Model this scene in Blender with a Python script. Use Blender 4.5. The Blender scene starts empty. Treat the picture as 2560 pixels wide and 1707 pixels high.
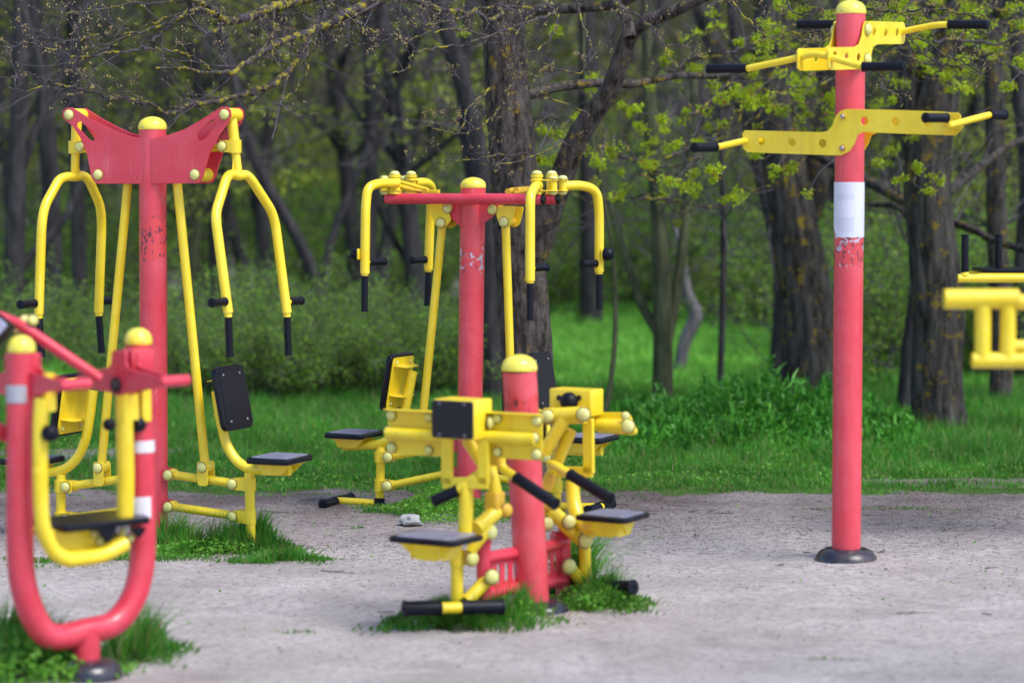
import bpy, math, random
import numpy as np
from mathutils import Vector, Matrix, noise
R = math.radians
S = bpy.context.scene
COL = S.collection
# ---------------------------------------------------------------- camera
CAMZ = 1.85; FPX = 6044.0; PITCH = math.atan(393.5 / FPX)
cam = bpy.data.objects.new("camera", bpy.data.cameras.new("camera")); COL.objects.link(cam)
cam.location = (0, 0, CAMZ); cam.rotation_euler = (R(90) - PITCH, 0, 0)
cam.data.lens = 85; cam.data.sensor_width = 36; cam.data.clip_end = 500
cam.data.dof.use_dof = True; cam.data.dof.focus_distance = 12.9; cam.data.dof.aperture_fstop = 1.35
S.camera = cam
# ---------------------------------------------------------------- sky, sun, exposure
SUN_EL, SUN_AZ = R(55), R(128)          # azimuth clockwise from +Y: from the right, behind the camera
W = bpy.data.worlds.new("World"); S.world = W; W.use_nodes = True
wn = W.node_tree.nodes; wl = W.node_tree.links
sky = wn.new("ShaderNodeTexSky"); sky.sky_type = 'NISHITA'; sky.sun_disc = False
sky.sun_elevation = SUN_EL; sky.sun_rotation = SUN_AZ; sky.air_density = 1.0; sky.dust_density = 1.2; sky.ozone_density = 1.5
wl.new(sky.outputs[0], wn['Background'].inputs[0]); wn['Background'].inputs[1].default_value = 0.135
sd = bpy.data.lights.new("sun", 'SUN'); sd.energy = 1.8; sd.angle = R(30); sd.color = (1.0, 0.965, 0.92)
sun = bpy.data.objects.new("sun", sd); COL.objects.link(sun)
sdir = Vector((math.sin(SUN_AZ) * math.cos(SUN_EL), math.cos(SUN_AZ) * math.cos(SUN_EL), math.sin(SUN_EL)))
sun.rotation_euler = sdir.to_track_quat('Z', 'Y').to_euler(); sun.location = (8, -8, 14)
S.view_settings.view_transform = 'Standard'; S.view_settings.look = 'None'
S.view_settings.exposure = 0.93; S.view_settings.gamma = 1.0
S.cycles.use_denoising = True
S.cycles.max_bounces = 6; S.cycles.diffuse_bounces = 3; S.cycles.glossy_bounces = 2
S.cycles.transmission_bounces = 2; S.cycles.transparent_max_bounces = 4; S.cycles.caustics_reflective = False
S.cycles.caustics_refractive = False
# ---------------------------------------------------------------- sight lines of the photograph (2560 x 1707)
FWD = Vector((0, math.cos(PITCH), -math.sin(PITCH))); UPV = Vector((0, math.sin(PITCH), math.cos(PITCH)))
CAM = Vector((0, 0, CAMZ))
def ray(x, y): return Vector((1, 0, 0)) * ((x - 1280) / FPX) + UPV * ((853.5 - y) / FPX) + FWD
def atY(x, y, Y): d = ray(x, y); return CAM + d * (Y / d.y)
def onground(x, y, z=0.0): d = ray(x, y); return CAM + d * ((z - CAMZ) / d.z)
Z = 2.7035
def crop(x0, y0, f=Z): return lambda x, y: (x0 + x / f, y0 + y / f)
cA = crop(0, 220); cB = crop(0, 740); cC = crop(0, 1127); cD = crop(780, 380); cE = crop(780, 840)
cF = crop(940, 900, 2.1186); cG = crop(1700, 0); cH = crop(1700, 560); cI = crop(1700, 1000)
cJ = crop(0, 0); cK = crop(840, 0); cN = crop(0, 760, 4.613); cO = crop(780, 400, 6.03); cQ = crop(1240, 400, 6.03)
cT = crop(2300, 560, 3.919)
class Frame:
    """a machine's own axes: u along it, v away from the viewer, z up; origin on the ground"""
    def __init__(s, px, py, yaw):
        s.O = onground(px, py); s.a = R(yaw)
        s.u = Vector((math.cos(s.a), -math.sin(s.a), 0)); s.n = Vector((math.sin(s.a), math.cos(s.a), 0))
    def loc(s, w): d = w - s.O; return Vector((d.dot(s.u), d.dot(s.n), d.z))
    def p(s, q, v=0.0):
        d = ray(*q); t = (v - (CAM - s.O).dot(s.n)) / d.dot(s.n); return s.loc(CAM + d * t)
    def q(s, q, u=0.0):
        d = ray(*q); t = (u - (CAM - s.O).dot(s.u)) / d.dot(s.u); return s.loc(CAM + d * t)
# ---------------------------------------------------------------- mesh building
class MB:
    def __init__(s): s.v = []; s.f = []
    def add(s, vs, fs):
        b = len(s.v); s.v.extend([tuple(v) for v in vs]); s.f.extend([tuple(i + b for i in f) for f in fs]); return s
    def tube(s, pts, r, seg=20, caps=True, round_end=0.0):
        pts = [Vector(p) for p in pts]; n = len(pts)
        rr = list(r) if hasattr(r, '__len__') else [r] * n
        t0 = (pts[1] - pts[0]).normalized()
        a = Vector((0, 0, 1)) if abs(t0.z) < .9 else Vector((1, 0, 0))
        x = t0.cross(a).normalized(); y = t0.cross(x).normalized(); vs = []; fs = []
        for i in range(n):
            if i == 0: t = t0
            elif i == n - 1: t = (pts[-1] - pts[-2]).normalized()
            else:
                t = (pts[i + 1] - pts[i]).normalized() + (pts[i] - pts[i - 1]).normalized()
                t = t.normalized() if t.length > 1e-6 else t0
            x = (x - t * x.dot(t)).normalized(); y = t.cross(x)
            for k in range(seg):
                an = 2 * math.pi * k / seg
                vs.append(pts[i] + (x * math.cos(an) + y * math.sin(an)) * rr[i])
        for i in range(n - 1):
            for k in range(seg):
                k2 = (k + 1) % seg
                fs.append((i * seg + k, i * seg + k2, (i + 1) * seg + k2, (i + 1) * seg + k))
        if caps:
            fs.append(tuple(range(seg - 1, -1, -1))); fs.append(tuple((n - 1) * seg + k for k in range(seg)))
        return s.add(vs, fs)
    def lathe(s, prof, o, ax=(0, 0, 1), seg=32):
        ax = Vector(ax).normalized(); o = Vector(o)
        a = Vector((0, 0, 1)) if abs(ax.z) < .9 else Vector((1, 0, 0))
        x = ax.cross(a).normalized(); y = ax.cross(x); vs = []; fs = []; n = len(prof)
        for r, h in prof:
            for k in range(seg):
                an = 2 * math.pi * k / seg
                vs.append(o + ax * h + (x * math.cos(an) + y * math.sin(an)) * max(r, 1e-5))
        for i in range(n - 1):
            for k in range(seg):
                k2 = (k + 1) % seg; fs.append((i * seg + k, i * seg + k2, (i + 1) * seg + k2, (i + 1) * seg + k))
        fs.append(tuple(range(seg - 1, -1, -1))); fs.append(tuple((n - 1) * seg + k for k in range(seg)))
        return s.add(vs, fs)
    def dome(s, o, ax, r, h=None, lip=0.0, seg=24):
        h = h or r; prof = [(r + lip, 0), (r + lip, h * .12)] + [(r * math.cos(t), h * .12 + h * .88 * math.sin(t)) for t in np.linspace(0.05, 1.5, 9)]
        return s.lathe(prof, o, ax, seg)
    def plate(s, pts, O, ax, ay, t, holes=(), bev=.0015, rad=0.0):
        """a flat sheet of thickness t with the outline pts (2D, along ax and ay), bevelled rim and holes"""
        cu = bpy.data.curves.new("c", 'CURVE'); cu.dimensions = '2D'; cu.fill_mode = 'BOTH'
        cu.extrude = max(t / 2 - bev, .0002); cu.bevel_depth = bev; cu.bevel_resolution = 1; cu.offset = -bev
        if rad: pts = rc(pts, rad)
        for lp in [pts] + list(holes):
            sp = cu.splines.new('POLY'); sp.points.add(len(lp) - 1)
            for i, q in enumerate(lp): sp.points[i].co = (q[0], q[1], 0, 1)
            sp.use_cyclic_u = True
        ob = bpy.data.objects.new("c", cu); me = bpy.data.meshes.new_from_object(ob)
        ax = Vector(ax); ay = Vector(ay); az = ax.cross(ay).normalized(); O = Vector(O)
        vs = [O + ax * v.co.x + ay * v.co.y + az * v.co.z for v in me.vertices]
        s.add(vs, [tuple(p.vertices) for p in me.polygons])
        bpy.data.objects.remove(ob); bpy.data.meshes.remove(me); bpy.data.curves.remove(cu); return s
    def box(s, c, hx, hy, hz, ax=(1, 0, 0), ay=(0, 1, 0), rad=.004, bev=.002):
        """box of half sizes along ax, ay and their normal"""
        return s.plate([(-hx, -hy), (hx, -hy), (hx, hy), (-hx, hy)], c, ax, ay, 2 * hz, bev=bev, rad=rad)
    def wrap(s, r, z0, z1, a0, a1, c=(0, 0), n=24, lean=(0, 0), cut=None):
        vs = []; fs = []; m = 6
        for j in range(m + 1):
            for i in range(n + 1):
                an = a0 + (a1 - a0) * i / n; f = i / n; lo = z0 + (cut(f) if cut else 0)
                z = lo + (z1 - lo) * j / m
                for k in (0, 1):
                    rr = r + k * .0012; vs.append((c[0] + lean[0] * z + rr * math.cos(an), c[1] + lean[1] * z + rr * math.sin(an), z))
        w = 2 * (n + 1)
        for j in range(m):
            for i in range(n):
                b = j * w + 2 * i
                fs.append((b + 1, b + 3, b + w + 3, b + w + 1)); fs.append((b, b + w, b + w + 2, b + 2))
        for i in range(n):
            fs.append((2 * i, 2 * i + 2, 2 * i + 3, 2 * i + 1)); b = m * w + 2 * i; fs.append((b, b + 1, b + 3, b + 2))
        for j in range(m):
            b = j * w; fs.append((b, b + 1, b + w + 1, b + w)); b += 2 * n; fs.append((b, b + w, b + w + 1, b + 1))
        return s.add(vs, fs)
    def build(s, name, mat, parent=None, smooth=True, ang=38):
        me = bpy.data.meshes.new(name); me.from_pydata(s.v, [], s.f); me.update()
        if smooth:
            me.polygons.foreach_set('use_smooth', [True] * len(me.polygons)); me.set_sharp_from_angle(angle=R(ang))
        me.materials.append(mat); o = bpy.data.objects.new(name, me); COL.objects.link(o)
        if parent: o.parent = parent
        return o
def rc(pts, rad, n=5):
    out = []; m = len(pts)
    for i in range(m):
        p = Vector(pts[i]).to_2d(); a = Vector(pts[i - 1]).to_2d() - p; b = Vector(pts[(i + 1) % m]).to_2d() - p
        r = rad[i] if hasattr(rad, '__len__') else rad
        r = min(r, a.length * .48, b.length * .48)
        if r < 1e-5: out.append(p); continue
        A = p + a.normalized() * r; B = p + b.normalized() * r
        for k in range(n + 1):
            t = k / n; out.append(A * (1 - t) ** 2 + p * 2 * t * (1 - t) + B * t * t)
    return out
def bend(pts, rad, n=8):
    pts = [Vector(p) for p in pts]; out = [pts[0]]
    for i in range(1, len(pts) - 1):
        p = pts[i]; a = pts[i - 1] - p; b = pts[i + 1] - p; r = min(rad, a.length * .49, b.length * .49)
        A = p + a.normalized() * r; B = p + b.normalized() * r
        for k in range(n + 1):
            t = k / n; out.append(A * (1 - t) ** 2 + p * 2 * t * (1 - t) + B * t * t)
    out.append(pts[-1]); return out
def smooth_path(pts, n=6):
    pts = [Vector(p) for p in pts]; P = [2 * pts[0] - pts[1]] + pts + [2 * pts[-1] - pts[-2]]; out = []
    for i in range(1, len(P) - 2):
        for k in range(n):
            t = k / n; a, b, c, d = P[i - 1], P[i], P[i + 1], P[i + 2]
            out.append(.5 * ((2 * b) + (c - a) * t + (2 * a - 5 * b + 4 * c - d) * t * t + (3 * b - a - 3 * c + d) * t ** 3))
    out.append(pts[-1]); return out
def npmesh(name, V, F, mat, parent=None, smooth=False):
    V = np.asarray(V, dtype=np.float32); F = np.asarray(F, dtype=np.int32); me = bpy.data.meshes.new(name); k = F.shape[1]
    me.vertices.add(len(V)); me.vertices.foreach_set('co', V.ravel())
    me.loops.add(F.size); me.loops.foreach_set('vertex_index', F.ravel())
    me.polygons.add(len(F)); me.polygons.foreach_set('loop_start', np.arange(0, F.size, k, dtype=np.int32))
    if smooth: me.polygons.foreach_set('use_smooth', np.ones(len(F), dtype=bool))
    me.update(calc_edges=True); me.materials.append(mat)
    o = bpy.data.objects.new(name, me); COL.objects.link(o)
    if parent: o.parent = parent
    return o
def tag(o, label=None, cat=None, group=None, kind=None):
    for k, v in (('label', label), ('category', cat), ('group', group), ('kind', kind)):
        if v: o[k] = v
    return o
def thing(name, loc, label, cat, group=None, rz=0.0):
    o = bpy.data.objects.new(name, None); COL.objects.link(o); o.location = loc; o.rotation_euler = (0, 0, rz)
    o.empty_display_size = .2; return tag(o, label, cat, group)
def copy_tree(o, parent=None):
    c = o.copy(); COL.objects.link(c); c.parent = parent
    for ch in list(o.children): copy_tree(ch, c)
    return c
# ---------------------------------------------------------------- materials
def mat(name):
    m = bpy.data.materials.new(name); m.use_nodes = True; nt = m.node_tree
    return m, nt, nt.nodes['Principled BSDF'], nt.nodes, nt.links
def node(ns, t, **kw):
    n = ns.new(t)
    for k, v in kw.items():
        if hasattr(n, k): setattr(n, k, v)
        else: n.inputs[k.replace('_', ' ')].default_value = v
    return n
def noi(nt, scale, detail=4, rough=.55, vec=None, stretch=None, coord='Object'):
    ns, ls = nt.nodes, nt.links; n = ns.new('ShaderNodeTexNoise')
    n.inputs['Scale'].default_value = scale; n.inputs['Detail'].default_value = detail; n.inputs['Roughness'].default_value = rough
    tc = ns.new('ShaderNodeTexCoord'); src = tc.outputs[coord]
    if stretch:
        mp = ns.new('ShaderNodeMapping'); mp.inputs['Scale'].default_value = stretch; ls.new(src, mp.inputs[0]); src = mp.outputs[0]
    ls.new(src, n.inputs['Vector']); return n.outputs['Fac']
def ramp(nt, fac, stops):
    r = nt.nodes.new('ShaderNodeValToRGB'); e = r.color_ramp.elements
    while len(e) < len(stops): e.new(.5)
    for i, (p, c) in enumerate(stops):
        e[i].position = p; e[i].color = (*c, 1) if hasattr(c, '__len__') else (c, c, c, 1)
    nt.links.new(fac, r.inputs[0]); return r.outputs[0]
def mixc(nt, fac, a, b, mode='MIX'):
    m = nt.nodes.new('ShaderNodeMix'); m.data_type = 'RGBA'; m.blend_type = mode
    for i, x in ((0, fac), (6, a), (7, b)):
        if isinstance(x, (int, float)): m.inputs[i].default_value = x
        elif isinstance(x, tuple): m.inputs[i].default_value = (*x, 1)
        else: nt.links.new(x, m.inputs[i])
    return m.outputs[2]
def math_(nt, op, a, b=None, c=None):
    m = nt.nodes.new('ShaderNodeMath'); m.operation = op
    for i, x in enumerate((a, b, c)):
        if x is None: continue
        if isinstance(x, (int, float)): m.inputs[i].default_value = x
        else: nt.links.new(x, m.inputs[i])
    return m.outputs[0]
def bump(nt, b, h, s=.3, d=.01):
    n = nt.nodes.new('ShaderNodeBump'); n.inputs['Strength'].default_value = s; n.inputs['Distance'].default_value = d
    nt.links.new(h, n.inputs['Height']); nt.links.new(n.outputs[0], b.inputs['Normal'])
def paint(name, col, faded, dirt, rough=.33, scuff=None):
    m, nt, b, ns, ls = mat(name)
    c = mixc(nt, ramp(nt, noi(nt, 6, 5), [(.35, 0), (.7, 1)]), col, faded)
    c = mixc(nt, ramp(nt, noi(nt, 60, 6, .7), [(.66, 0), (.70, .7)]), c, dirt)
    c = mixc(nt, ramp(nt, noi(nt, 9, 6, .8, stretch=(1, 1, .12)), [(.5, 0), (.8, .4)]), c, dirt)
    c = mixc(nt, ramp(nt, noi(nt, 14, 5, .7, stretch=(5, 5, .35)), [(.60, 0), (.66, .4)]), c, tuple(min(1, x * .8 + .16) for x in faded))
    c = mixc(nt, ramp(nt, noi(nt, 2.6, 6, .7), [(.45, 0), (.7, .5)]), c, tuple(x * .78 for x in col))
    if scuff:
        z0, z1, frag = scuff
        tc = ns.new('ShaderNodeTexCoord'); sp = ns.new('ShaderNodeSeparateXYZ'); ls.new(tc.outputs['Object'], sp.inputs[0])
        zz = math_(nt, 'ADD', sp.outputs[2], math_(nt, 'MULTIPLY_ADD', noi(nt, 8, 6, .75), .26, -.13))
        band = math_(nt, 'MULTIPLY', math_(nt, 'GREATER_THAN', zz, z0), math_(nt, 'LESS_THAN', zz, z1))
        c = mixc(nt, math_(nt, 'MULTIPLY', band, ramp(nt, noi(nt, 30, 3), [(.3, .3), (.6, .8)])), c, (.72, .06, .07))
        k = math_(nt, 'MULTIPLY', band, ramp(nt, noi(nt, 38, 8, .75, stretch=(1, 1, .6)), [(.54, 0), (.585, .9)]))
        c = mixc(nt, k, c, (.035, .02, .04))
        if frag:
            k = math_(nt, 'MULTIPLY', band, ramp(nt, noi(nt, 24, 6, .6), [(.57, 0), (.6, .9)])); c = mixc(nt, k, c, (.5, .5, .62))
    ls.new(c, b.inputs['Base Color']); ls.new(ramp(nt, noi(nt, 22, 4), [(.3, rough - .1), (.7, rough + .15)]), b.inputs['Roughness'])
    bump(nt, b, noi(nt, 120, 3), .08, .002); b.inputs['Coat Weight'].default_value = .25; b.inputs['Coat Roughness'].default_value = .25; return m
RED = paint('red_paint', (.68, .034, .065), (.72, .07, .11), (.30, .03, .05))
RED_L = paint('red_paint_scuffed', (.66, .038, .07), (.72, .085, .125), (.30, .03, .05), scuff=(1.46, 1.66, False))
RED_M = paint('red_paint_residue', (.70, .048, .075), (.76, .10, .135), (.32, .03, .05), scuff=(1.36, 1.505, True))
RED_R = paint('red_paint_under_sheet', (.73, .05, .08), (.77, .09, .125), (.32, .03, .05), scuff=(1.455, 1.60, True))
RED_F = paint('red_paint_rubbed', (.72, .06, .085), (.78, .12, .15), (.32, .03, .05), scuff=(.80, .96, False))
YEL = paint('yellow_paint', (.90, .66, .012), (.93, .73, .045), (.36, .20, .03))
RUSTY = paint('yellow_paint_rusting', (.78, .50, .02), (.70, .38, .03), (.13, .05, .03), .5)
CAPY = paint('pale_yellow_plastic', (.72, .70, .19), (.78, .76, .30), (.40, .38, .12), .4)
DOMEY = paint('yellow_plastic', (.84, .72, .05), (.88, .78, .14), (.45, .35, .05), .3)
def simple(name, col, rough=.5, metal=0, v=.25, sc=20):
    m, nt, b, ns, ls = mat(name)
    c = mixc(nt, noi(nt, sc, 5), tuple(x * (1 - v) for x in col), tuple(min(1, x * (1 + v)) for x in col))
    ls.new(c, b.inputs['Base Color']); b.inputs['Roughness'].default_value = rough; b.inputs['Metallic'].default_value = metal
    bump(nt, b, noi(nt, 90, 3), .1, .002); return m
RUB = simple('black_rubber', (.004, .005, .012), .45); RUB.node_tree.nodes['Principled BSDF'].inputs['Specular IOR Level'].default_value = .22; PLB = simple('black_plastic', (.003, .004, .010), .22); PLB.node_tree.nodes['Principled BSDF'].inputs['Specular IOR Level'].default_value = .3
m, nt, b, ns, ls = mat('worn_black_cover'); COLR = m
ls.new(mixc(nt, ramp(nt, noi(nt, 9, 6, .7), [(.5, 0), (.68, .8)]), (.018, .018, .032), (.085, .05, .04)), b.inputs['Base Color'])
ls.new(ramp(nt, noi(nt, 12, 4), [(.35, .18), (.7, .5)]), b.inputs['Roughness']); b.inputs['Coat Weight'].default_value = .4; b.inputs['Coat Roughness'].default_value = .2
GRIME = paint('rust_ring', (.16, .09, .03), (.40, .28, .03), (.05, .03, .02), .6)
DUST_SHEEN = simple('dusty_plastic_sky_sheen', (.22, .22, .30), .32, v=.5, sc=12)  # seat tops: sky sheen put into the pale lavender colour, along with dust
STEEL = simple('bolt_steel', (.35, .34, .35), .35, .9); TAPE = simple('grey_tape', (.42, .42, .47), .4)
WHITE = simple('white_sticker', (.72, .70, .78), .5); BOARD = simple('pale_board', (.45, .47, .68), .35)
SOCK = simple('dark_socket', (.02, .015, .015), .6)
# printed sheet
m, nt, b, ns, ls = mat('printed_sheet'); PAPER = m
tc = ns.new('ShaderNodeTexCoord'); sp = ns.new('ShaderNodeSeparateXYZ'); ls.new(tc.outputs['Object'], sp.inputs[0])
def band(x, a, b_): return math_(nt, 'MULTIPLY', math_(nt, 'GREATER_THAN', x, a), math_(nt, 'LESS_THAN', x, b_))
wv = ns.new('ShaderNodeTexNoise'); wv.inputs['Scale'].default_value = 1; mp = ns.new('ShaderNodeMapping'); mp.inputs['Scale'].default_value = (55, 55, 115)
ls.new(tc.outputs['Object'], mp.inputs[0]); ls.new(mp.outputs[0], wv.inputs['Vector'])
sx = math_(nt, 'MULTIPLY_ADD', sp.outputs[0], .848, math_(nt, 'MULTIPLY', sp.outputs[1], .53))
rows = math_(nt, 'GREATER_THAN', math_(nt, 'FRACT', math_(nt, 'MULTIPLY', sp.outputs[2], 115)), .5)
words = math_(nt, 'GREATER_THAN', wv.outputs[0], .36)
ink = math_(nt, 'MULTIPLY', rows, words)
blk = math_(nt, 'MAXIMUM', band(sp.outputs[2], 1.772, 1.805), band(sp.outputs[2], 1.617, 1.692))
xx = band(sx, -.062, .012)
ink = math_(nt, 'MULTIPLY', math_(nt, 'MULTIPLY', ink, blk), xx)
c = mixc(nt, math_(nt, 'MULTIPLY', ink, .4), mixc(nt, noi(nt, 5, 4), (.66, .67, .80), (.74, .75, .85)), (.3, .3, .42))
ls.new(c, b.inputs['Base Color']); b.inputs['Roughness'].default_value = .55; bump(nt, b, noi(nt, 14, 3), .3, .006)
# ---------------------------------------------------------------- shared machine pieces
def cap(par, at, r, ax=(0, 0, 1), h=None, name='post_cap'):
    at = Vector(at); h = h or r * .92
    prof = [(r, 0), (r + .001, .004), (r + .001, .016)] + [(r * math.cos(t), .016 + (h - .016) * math.sin(t)) for t in np.linspace(.1, 1.52, 12)]
    o = MB().lathe(prof, at, ax, 40).build(name, DOMEY, par)
    MB().dome(at + Vector((-.2 * r, -r * .985, .012)), (-.2, -1, 0), .0045, .003, seg=10).build('screw', STEEL, o); return o
def collar(par, at=(0, 0), r=.15, h=.055, z=-.01):
    prof = [(r, z), (r * 1.0, z + h * .3), (r * .96, z + h * .58), (r * .84, z + h * .85), (r * .66, z + h), (r * .5, z + h * 1.04)]
    return MB().lathe(prof, (at[0], at[1], 0), seg=48).build('base_cover', COLR, par)
def post(par, p0, p1, r, m, name='post'):
    p0 = Vector(p0); p1 = Vector(p1); return MB().tube([p0 + (p1 - p0) * t for t in np.linspace(0, 1, 7)], r, 40).build(name, m, par)
def bolt(par, at, ax, r=.0235, m=None, name='bolt_cap'):
    ax = Vector(ax).normalized(); at = Vector(at); mb = MB()
    mb.lathe([(r * 1.05, 0), (r * 1.05, r * .22), (r, r * .26)] + [(r * math.cos(t), r * .26 + r * .55 * math.sin(t)) for t in np.linspace(.05, 1.52, 7)], at, ax, 22)
    k = len(mb.f); mb.lathe([(r * 1.22, -.0015), (r * 1.22, .0008), (r, .0014)], at, ax, 22); o = mb.build(name, m or CAPY, par)
    o.data.materials.append(GRIME)
    for p in o.data.polygons[k:]: p.material_index = 1
    return o
def grip(par, p0, p1, r=.019, ribs=True, name='grip'):
    p0 = Vector(p0); p1 = Vector(p1); L = (p1 - p0).length; prof = [(r * .7, 0), (r * 1.12, .001), (r * 1.12, .006), (r * .98, .008)]
    n = max(4, int(L / .014))
    for i in range(n):
        h = .010 + (L - .022) * (i + .5) / n; w = (L - .022) / n
        if ribs: prof += [(r * .97, h - w * .45), (r * 1.04, h - w * .2), (r * 1.04, h + w * .1), (r * .97, h + w * .3)]
        else: prof += [(r, h)]
    prof += [(r * 1.0, L - .010), (r * 1.14, L - .008), (r * 1.14, L - .002), (r * .95, L), (r * .3, L), (r * .28, L - .004)]
    return MB().lathe(prof, p0, p1 - p0, 22).build(name, RUB, par)
def seat(par, c, hu, hv, t=.03, tilt=0.0, side=1, bracket=True, deep=.055):
    """black moulded seat with four screws over a folded yellow bracket; side is +1 when it faces +u"""
    c = Vector(c); ax = Vector((math.cos(tilt), 0, -math.sin(tilt) * side)); ay = Vector((0, 1, 0)); up = ax.cross(ay).normalized()
    s_ = MB().plate([(-hu, -hv), (hu, -hv), (hu, hv), (-hu, hv)], c, ax, ay, t, bev=.008, rad=.045)
    o = s_.build('seat', PLB, par)
    MB().plate([(-hu * .84, -hv * .84), (hu * .84, -hv * .84), (hu * .84, hv * .84), (-hu * .84, hv * .84)], c + up * (t * .5 + .001), ax, ay, .004, bev=.001, rad=.035).build('seat_top', DUST_SHEEN, o)
    for i in (-1, 1):
        for j in (-1, 1):
            MB().dome(c + ax * i * hu * .6 + ay * j * hv * .6 + up * (t * .5 + .003), up, .007, .004, seg=10).build('screw', STEEL, o)
    if bracket:
        b_ = MB(); lo = c - up * (t * .5 + .004)
        b_.plate([(-hu * .75, -hv * .8), (hu * .8, -hv * .8), (hu * .8, hv * .8), (-hu * .75, hv * .8)], lo, ax, ay, .005, rad=.01)
        for j in (-1, 1):
            b_.plate([(-hu * .75, 0), (hu * .8, 0), (hu * .35, -deep), (-hu * .55, -deep)], lo + ay * (j * hv * .45), ax, up, .005, rad=.006)
        if deep > .06: b_.plate([(-hv * .8, 0), (hv * .8, 0), (hv * .25, -deep), (-hv * .35, -deep)], lo - ax * hu * .6, ay, up, .006, rad=.01)
        b_.build('seat_bracket', YEL, o)
    return o
def backrest(par, c, hw, hh, face, lean=R(12), t=.03):
    """black moulded pad on a yellow plate; face is +1 when it faces +u"""
    c = Vector(c); ax = Vector((0, 1, 0)); ay = Vector((-math.sin(lean) * face, 0, math.cos(lean))); nrm = Vector((math.cos(lean) * face, 0, math.sin(lean)))
    s_ = MB().plate([(-hw, -hh), (hw, -hh), (hw, hh), (-hw, hh)], c + nrm * .018, ax, ay, t, bev=.009, rad=.05)
    s_.plate([(-hw * .8, -hh * .88), (hw * .8, -hh * .88), (hw * .8, hh * .88), (-hw * .8, hh * .88)], c + nrm * (.018 + t * .5), ax, ay, .005, bev=.002, rad=.04)
    o = s_.build('backrest', PLB, par)
    for i in (-1, 1):
        for j in (-1, 1):
            MB().dome(c + ax * i * hw * .55 + ay * j * hh * .72 + nrm * (.022 + t * .5), nrm, .007, .004, seg=10).build('screw', STEEL, o)
    b_ = MB().plate([(-hw * .86, -hh * .9), (hw * .86, -hh * .9), (hw * .86, hh * .9), (-hw * .86, hh * .9)], c - nrm * .003, ax, ay, .005, rad=.03)
    for j in (-.42, .62):
        b_.plate([(-hw * .8, 0), (hw * .8, 0), (hw * .55, .065), (-hw * .55, .065)], c + ay * hh * j - nrm * .005, ax, -nrm, .005, rad=.02)
    k = b_.build('back_plate', YEL, o)
    for i in (-1, 1):
        for j in (-1, 1): bolt(o, c + ax * i * hw * .55 + ay * j * hh * .72 - nrm * .005, -nrm, .012)
    return o
# ================================================================ chest press and lat machine on the left (two seats)
L = Frame(386, 1356, 23)
t = thing('press_machine', L.O, 'two-seat press machine with wide red winged plates on a scuffed red post', 'exercise machine', 'two-seat machines with a red post', -L.a)
top = L.p(cA(1031, 282)); post(t, (0, 0, -.02), top, .0705, RED_L); cap(t, top, .0725); collar(t, r=.125, h=.04)
GAP = .064
FL = [(970, 342), (900, 331), (800, 303), (700, 258), (600, 205), (520, 152), (490, 134), (455, 134), (428, 158), (424, 195), (445, 222), (492, 258), (540, 330), (570, 390), (590, 450), (610, 550), (622, 610), (650, 648), (700, 648), (970, 648)]
FR = [(1020, 345), (1120, 325), (1250, 280), (1380, 205), (1470, 148), (1500, 128), (1535, 128), (1560, 150), (1564, 190), (1545, 235), (1480, 330), (1425, 430), (1392, 530), (1375, 600), (1350, 640), (1310, 646), (1025, 646)]
SLL = [(520, 262), (522, 236), (548, 225), (600, 270), (655, 320), (650, 345), (628, 362), (600, 345), (560, 300)]
SLR = [(1330, 330), (1338, 308), (1430, 218), (1455, 214), (1468, 230), (1462, 255), (1390, 345), (1360, 358), (1337, 352)]
for pts, sl in ((FL, SLL), (FR, SLR)):
    P2 = [L.p(cA(*q), -GAP) for q in pts]; H2 = [L.p(cA(*q), -GAP) for q in sl]
    for v in (-GAP, GAP):
        MB().plate([(p.x, p.z) for p in P2], (0, v, 0), (1, 0, 0), (0, 0, 1), .008, holes=[[(p.x, p.z) for p in H2]]).build('wing_plate', RED, t)
for q, xq in (((664, 587), 0), ((1317, 587), 0), ((467, 182), 0), ((1517, 180), 0)):
    c = L.p(cA(*q), -GAP - .004)
    MB().tube([(c.x, -GAP + .004, c.z), (c.x, GAP - .004, c.z)], .034, 24).build('axle_tube', YEL, t)
    bolt(t, c, (0, -1, 0), .0245); bolt(t, (c.x, GAP + .004, c.z), (0, 1, 0), .0245)
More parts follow.
